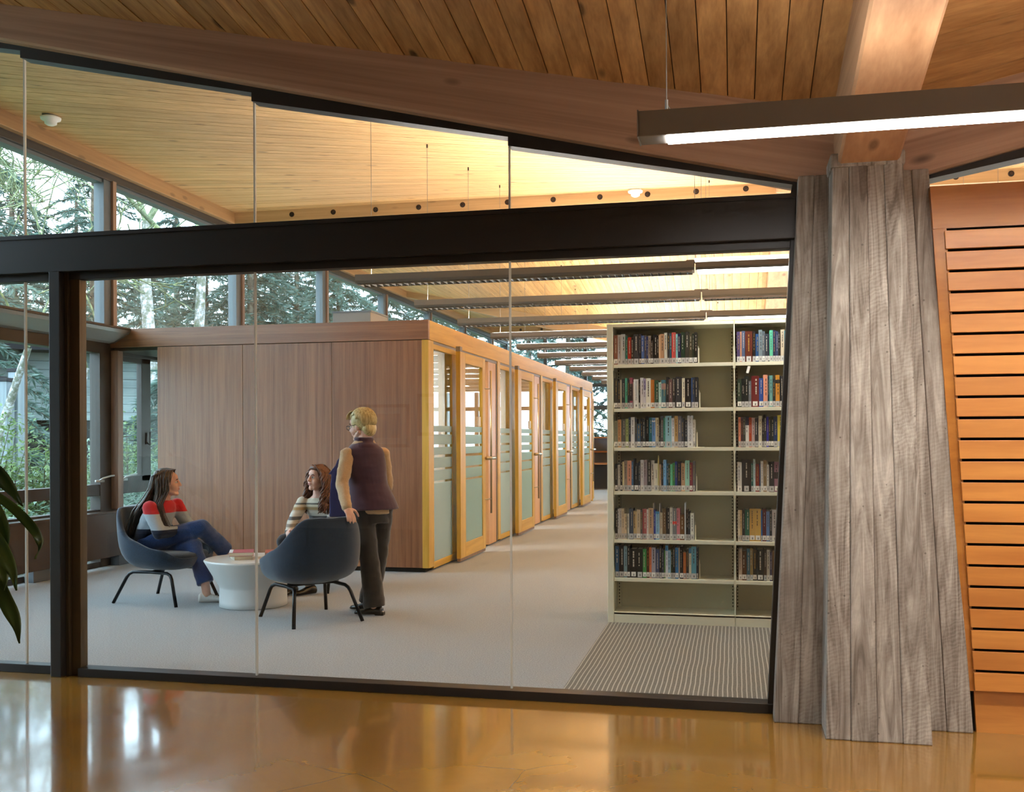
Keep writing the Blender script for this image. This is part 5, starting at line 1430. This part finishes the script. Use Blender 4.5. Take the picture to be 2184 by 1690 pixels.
hand_shapes(b, BL[2], (.50, -.48, -.62), (.35, -.45, .85), 1, .40, 1.3, .98)
hand_shapes(b, BR[2], (-.6, .5, -.5), (.4, .6, .6), 1, .6)
LL = [Vector((-2.945, 7.655, .84)), Vector((-2.885, 7.655, .47)), Vector((-2.845, 7.665, .07))]
LR = [Vector((-2.825, 7.785, .84)), Vector((-2.86, 7.80, .47)), Vector((-2.965, 7.855, .07))]
chain(b, LL, [.075, .05, .035]); chain(b, LR, [.075, .05, .035])
bodyB = fuse(b, 'body', W['skinB'], pB, .0052, 2)
face_parts(hB, bodyB, W['brow'])
b = MB()     # tan sweater
loft(b, [((-2.888, 7.72, .815), sB * .168, fB * .128), ((-2.895, 7.715, .93), sB * .165, fB * .13), ((-2.915, 7.71, 1.08), sB * .14, fB * .11), ((-2.93, 7.70, 1.25), sB * .165, fB * .115), ((-2.935, 7.70, 1.34), sB * .14, fB * .085), ((-2.94, 7.702, 1.43), sB * .066, fB * .066)], 26)
chain(b, BL, [.062, .053, .042]); chain(b, BR, [.060, .052, .042])
fuse(b, 'sweater', W['tan'], pB, .008, 3, .006, 12)
b = MB()     # vest
loft(b, [((-2.875, 7.725, .850), sB * .222, fB * .170), ((-2.882, 7.722, .93), sB * .198, fB * .155), ((-2.91, 7.71, 1.06), sB * .163, fB * .128), ((-2.93, 7.70, 1.20), sB * .180, fB * .128), ((-2.935, 7.70, 1.30), sB * .172, fB * .112), ((-2.936, 7.70, 1.345), sB * .150, fB * .102), ((-2.938, 7.70, 1.378), sB * .115, fB * .092), ((-2.94, 7.702, 1.40), sB * .080, fB * .078), ((-2.945, 7.703, 1.435), sB * .078, fB * .078)], 30)
fuse(b, 'vest', W['vest'], pB, .008, 2, .004, 7)
b = MB()     # left front panel and lapel falling open
def fp(a, l, z): return Vector((-2.91, 7.71, z)) + fB * a - sB * l
loft(b, [(fp(.12, .195, .79), (fB * .06 - sB * .07), (fB * .010 + sB * .008)), (fp(.12, .195, .95), (fB * .055 - sB * .07), (fB * .010 + sB * .008)), (fp(.11, .19, 1.12), (fB * .05 - sB * .065), (fB * .010 + sB * .008)), (fp(.09, .165, 1.25), (fB * .04 - sB * .05), (fB * .010 + sB * .008)), (fp(.06, .08, 1.37), (fB * .02 - sB * .03), (fB * .010 + sB * .008))], 18)
b.hexa([fp(.11, .18, 1.12), fp(.17, .275, 1.14), fp(.18, .265, 1.14), fp(.12, .17, 1.12), fp(.08, .13, 1.32), fp(.11, .185, 1.27), fp(.12, .175, 1.27), fp(.09, .12, 1.32)])
fuse(b, 'vest_front', W['vestin'], pB, .006, 2, .004, 7)
b = MB()
loft(b, [((-2.885, 7.72, .74), sB * .155, fB * .125), ((-2.885, 7.72, .88), sB * .158, fB * .12)], 22)
b.tube([LL[0], LL[1], LL[2] + V(0, 0, .0)], [.098, .078, .088], 18); b.ball(LL[0], .098, 14, 10)
b.tube([LR[0], LR[1], LR[2] + V(0, 0, .0)], [.098, .078, .086], 18); b.ball(LR[0], .098, 14, 10)
fuse(b, 'trousers', W['trouser'], pB, .008, 2, .007, 7)
for hl, d in (((-2.775, 7.672, .004), (-.98, -.03, 0)), ((-2.90, 7.86, .004), (-.97, .1, 0))):
    b = MB(); shoe(b, hl, d, L=.245, hgt=.075); b.box(hl[0] - .06, hl[0] + .01, hl[1] - .03, hl[1] + .03, .0, .03)
    fuse(b, 'shoe', W['shoeblack'], pB, .006, 1)
R = hB.M()
b = MB()
b.ball(hB(-.026, 0, .046), (.104, .094, .100), 22, 16, R); b.ball(hB(-.075, 0, -.02), (.050, .076, .075), 18, 12, R); b.ball(hB(.034, 0, .092), (.052, .070, .038), 14, 10, R)
fuse(b, 'hair_cap', W['hairB'], pB, .007, 2)
b = MB(); b.smooth = True; rh = random.Random(9)
for k in range(420):
    az = rh.uniform(-2.55, 2.55); t0 = rh.uniform(0, .7)
    def pt(th, az):    # th from crown down
        rr = 1.045
        return hB(-.026 - .106 * rr * sin(th) * cos(az) * 1.0, .097 * rr * sin(th) * sin(az), .046 + .103 * rr * cos(th))
    lo = 1.1 if abs(az) > 1.9 else 1.5 if abs(az) > 1.5 else 2.15
    ths = [t0 + (lo - t0) * i / 5 for i in range(6)]
    pts = [pt(th, az + .25 * (th - t0)) for th in ths]
    b.tube([tuple(p) for p in pts], [.0025, .0042, .0048, .0048, .004, .002], 5)
for k in range(70):
    s = rh.uniform(-1, 1)
    b.tube([tuple(hB(.01, s * .045, .135)), tuple(hB(.055, s * .062, .126)), tuple(hB(.078, s * .070, .103)), tuple(hB(.084, s * .076 + rh.uniform(-.01, .01), .068))], [.0035, .0045, .0045, .002], 5)
b.build('hair_strands', W['hairB'], pB, fix=False)
b = MB(); b.smooth = True
for s in (-1, 1):
    for k in range(14):
        a0, a1 = 2 * pi * k / 14, 2 * pi * (k + 1) / 14
        b.tube([tuple(hB(.108, s * .034 + .023 * cos(a0), .004 + .018 * sin(a0))), tuple(hB(.108, s * .034 + .023 * cos(a1), .004 + .018 * sin(a1)))], .0022, 5)
    b.tube([tuple(hB(.106, s * .057, .008)), tuple(hB(.05, s * .080, .012)), tuple(hB(-.005, s * .083, .012))], .0022, 5)
b.tube([tuple(hB(.108, -.011, .006)), tuple(hB(.113, 0, .010)), tuple(hB(.108, .011, .006))], .0022, 5)
b.build('glasses', W['specs'], bodyB, fix=False)
b = MB(); b.smooth = True; b.ball(hB(.0, -.086, -.045), .006, 8, 6); b.build('earring', W['gold'], bodyB)

# --- seated woman with curly hair
pC = empty('person', (-3.88, 9.0, 0), label='seated woman with curly auburn hair in a striped sweater', cat='person')
fC = Vector((.0, -1, 0)); sC = Vector((-1, 0, 0))
hC = Fr((-3.885, 8.94, 1.045), (-.46, -.89), radians(6))
b = MB(); head_shapes(b, hC)
NC = Vector((-3.89, 8.975, .885))
cap_(b, hC(-.022, 0, -.06), NC, .050, .056)
loft(b, [((-3.84, 9.12, .50), sC * .13, fC * .09), ((-3.87, 9.05, .70), sC * .12, fC * .09), ((-3.89, 8.99, .83), sC * .13, fC * .08), (NC, sC * .06, fC * .06)])
CR = [Vector((-4.045, 8.955, .815)), Vector((-4.095, 8.82, .625)), Vector((-4.055, 8.665, .56))]
CL = [Vector((-3.735, 9.00, .82)), Vector((-3.715, 8.86, .60)), Vector((-3.93, 8.66, .555))]
chain(b, CR, [.044, .035, .026]); chain(b, CL, [.044, .035, .026])
hand_shapes(b, CR[2], (.30, -.9, -.25), (-.85, -.3, .35), 1, 1.05, .6); hand_shapes(b, CL[2], (-.85, -.5, -.05), (.3, -.75, .45), -1, 1.05, .6)
KR = [Vector((-3.94, 9.08, .50)), Vector((-4.10, 8.66, .475)), Vector((-3.97, 8.55, .08))]
KL = [Vector((-3.76, 9.10, .50)), Vector((-3.80, 8.62, .475)), Vector((-3.82, 8.58, .08))]
chain(b, KR, [.07, .05, .035]); chain(b, KL, [.07, .05, .035])
bodyC = fuse(b, 'body', W['skinC'], pC, .0052, 2)
face_parts(hC, bodyC, W['brow'])
b = MB()
loft(b, [((-3.83, 9.13, .48), sC * .165, fC * .13), ((-3.85, 9.08, .60), sC * .155, fC * .125), ((-3.875, 9.03, .72), sC * .155, fC * .12), ((-3.89, 8.99, .80), sC * .16, fC * .10), ((-3.89, 8.985, .845), sC * .125, fC * .075), (NC - V(0, 0, .02), sC * .075, fC * .068)], 26)
chain(b, CR, [.062, .052, .038]); chain(b, CL, [.062, .052, .038])
fuse(b, 'sweater', W['sweatC'], pC, .008, 3, .005, 11)
b = MB()
loft(b, [((-3.83, 9.13, .445), sC * .16, fC * .12), ((-3.83, 9.12, .55), sC * .16, fC * .12)], 20)
chain(b, KR[:2], [.09, .07]); b.tube([KR[1], KR[2]], [.068, .058], 16); chain(b, KL[:2], [.09, .07]); b.tube([KL[1], KL[2]], [.068, .058], 16)
fuse(b, 'jeans', W['denim2'], pC, .008, 2, .004, 9)
for hl, d in (((-3.95, 8.60, .004), (-.25, -.95, 0)), ((-3.77, 8.625, .004), (-.55, -.83, 0))):
    b = MB(); shoe(b, hl, d, L=.235, hgt=.08)
    fuse(b, 'shoe', W['shoeblack'], pC, .006, 1)
R = hC.M(); b = MB()
b.ball(hC(-.028, 0, .042), (.100, .094, .104), 20, 14, R); b.ball(hC(.04, 0, .098), (.045, .062, .032), 14, 10, R); b.ball(hC(-.06, 0, -.06), (.075, .10, .11), 18, 12, R)
fuse(b, 'hair_cap', W['hairC'], pC, .008, 2)
b = MB(); b.smooth = True; rh = random.Random(21)
for k in range(210):
    sgn = 1 if rh.random() < .45 else -1
    q = rh.random()
    if rh.random() < .62:        # side curls falling to the chest
        a = hC(.065 - .13 * q, sgn * .02, .128); m1 = hC(.045 - .13 * q, sgn * .105, .045); m2 = hC(.03 - .13 * q, sgn * (.12 + .03 * rh.random()), -.07)
        e = hC(.05 - .13 * q, sgn * (.10 + .05 * rh.random()), -.24 - .10 * rh.random())
    else:                        # behind
        y = rh.uniform(-1, 1)
        a = hC(-.03, y * .05, .135); m1 = hC(-.125, y * .09, .05); m2 = hC(-.15, y * .12, -.08); e = hC(-.15, y * .13, -.22 - .06 * rh.random())
    base = [a.lerp(m1, i / 4) for i in range(4)] + [m1.lerp(m2, i / 4) for i in range(4)] + [m2.lerp(e, i / 8) for i in range(9)]
    ph = rh.uniform(0, 6.28); am = rh.uniform(.012, .021)
    pts = []
    for i, p in enumerate(base):
        am2 = am * min(1, i / 5)
        pts.append(tuple(p + hC.f * am2 * cos(ph + i * 1.25) + hC.s * am2 * sin(ph + i * 1.25)))
    b.tube(pts, [.006] * 3 + [.0085] * (len(pts) - 4) + [.004], 5)
b.build('curls', W['hairC'], pC, fix=False)
# ------------------------------------------------------------------ potted plant at the left edge, on a plinth just out of frame
W['plantleaf'] = leafmat('dark_strap_leaf', '1f3a14', '56682a', 0.2)
W['potclay'] = plain('grey_planter', '6c6a66', 0.7)
W['soil'] = plain('potting_soil', '2c2119', 0.95)
pl = empty('potted_plant', (-4.02, 4.40, 0), label='dark green drooping strap leaved plant at the left edge', cat='plant')
b = MB(); b.box(-4.22, -3.82, 4.2, 4.6, 0, 0.78).build('plinth', W['steel'], pl, bevel=.006)
b = MB(); b.smooth = True
b.lathe([(.13, .78), (.15, .80), (.185, 1.02), (.19, 1.04), (.17, 1.04), (.165, 1.0), (.0, 1.0)], (-4.02, 4.40, 0), 32).build('planter', W['potclay'], pl)
b = MB(); b.lathe([(.0, .99), (.168, .99), (.168, 1.012), (.0, 1.015)], (-4.02, 4.40, 0), 24).build('soil', W['soil'], pl)
def leaf(pts, wid, wave=.01, tw=0.0, name='leaf'):
    P = [Vector(p) for p in pts]
    # smooth the midrib with a Catmull-Rom pass
    C = []
    for i in range(len(P) - 1):
        p0, p1, p2, p3 = P[max(i - 1, 0)], P[i], P[i + 1], P[min(i + 2, len(P) - 1)]
        for k in range(5):
            t = k / 5
            C.append(.5 * ((2 * p1) + (p2 - p0) * t + (2 * p0 - 5 * p1 + 4 * p2 - p3) * t * t + (3 * p1 - p0 - 3 * p2 + p3) * t ** 3))
    C.append(P[-1]); n = len(C); vs = []; fs = []
    for i, c in enumerate(C):
        q = i / (n - 1)
        t = (C[min(i + 1, n - 1)] - C[max(i - 1, 0)]).normalized()
        sd = t.cross(Vector((.15, -1, .25 + tw * q))).normalized()
        nn = sd.cross(t)
        w_ = wid * (sin(pi * min(q * .93 + .07, 1)) ** .75) + .002
        for a in (-1, -.5, 0, .5, 1):
            vs.append(tuple(c + sd * w_ * a + nn * (abs(a) * w_ * .35 + wave * sin(q * 17 + a * 2) * abs(a))))
    for i in range(n - 1):
        for k in range(4): fs.append((i * 5 + k, i * 5 + k + 1, (i + 1) * 5 + k + 1, (i + 1) * 5 + k))
    b = MB(); b.smooth = True; b.add(vs, fs)
    o = b.build(name, W['plantleaf'], pl, fix=False)
    s = o.modifiers.new('t', 'SOLIDIFY'); s.thickness = .0025
O = (-4.02, 4.40, 1.01)
leaf([O, (-3.92, 4.38, 1.22), (-3.72, 4.34, 1.14), (-3.58, 4.32, .98), (-3.53, 4.31, .86)], .085, .008)
leaf([O, (-3.90, 4.36, 1.15), (-3.70, 4.30, 1.04), (-3.55, 4.27, .93), (-3.45, 4.25, .80), (-3.42, 4.25, .69)], .038, .012, .6)
leaf([O, (-3.86, 4.40, 1.06), (-3.70, 4.38, .86), (-3.58, 4.36, .66), (-3.505, 4.35, .52), (-3.485, 4.35, .41)], .042, .010, -.5)
leaf([O, (-3.88, 4.44, 1.20), (-3.66, 4.46, 1.11), (-3.50, 4.46, .98), (-3.45, 4.46, .90), (-3.47, 4.45, .82)], .022, .012, 1.2)
leaf([O, (-3.88, 4.36, 1.05), (-3.72, 4.33, .93), (-3.58, 4.31, .82), (-3.53, 4.30, .74), (-3.53, 4.30, .68)], .028, .012, .3)
leaf([O, (-3.9, 4.3, 1.0), (-3.76, 4.28, .80), (-3.66, 4.26, .62), (-3.60, 4.26, .50)], .035, .010, -.2)
leaf([O, (-4.1, 4.3, 1.25), (-4.25, 4.2, 1.15), (-4.35, 4.15, .95)], .05, .01)
leaf([O, (-4.0, 4.55, 1.3), (-3.95, 4.75, 1.25), (-3.9, 4.9, 1.05)], .05, .01)
leaf([O, (-4.0, 4.2, 1.3), (-4.0, 4.0, 1.2), (-3.98, 3.9, 1.0)], .05, .01)
# ------------------------------------------------------------------ framed pictures on the hall's rear wall (they show as reflections in the glass)
W['frame'] = plain('picture_frame_wood', '6a4a30', 0.4)
W['matb'] = plain('picture_mat', 'cfc6b4', 0.7)
W['print'] = plain('faded_print', '8a6a4c', 0.7, var=0.3, bscale=4)
for x0, x1, z0, z1, lab in ((-5.83, -4.98, 1.29, 1.97, 'wide framed picture on the rear wall of the hall'), (-4.85, -4.33, 1.47, 2.13, 'tall framed picture on the rear wall of the hall')):
    r = empty('framed_picture', ((x0 + x1) / 2, -4.3, z0), label=lab, cat='picture')
    MB().box(x0, x1, -4.3, -4.27, z0, z1).build('frame', W['frame'], r, bevel=.004)
    MB().box(x0 + .05, x1 - .05, -4.272, -4.266, z0 + .05, z1 - .05).build('mat_board', W['matb'], r)
    MB().box(x0 + .15, x1 - .15, -4.268, -4.263, z0 + .15, z1 - .15).build('print', W['print'], r)
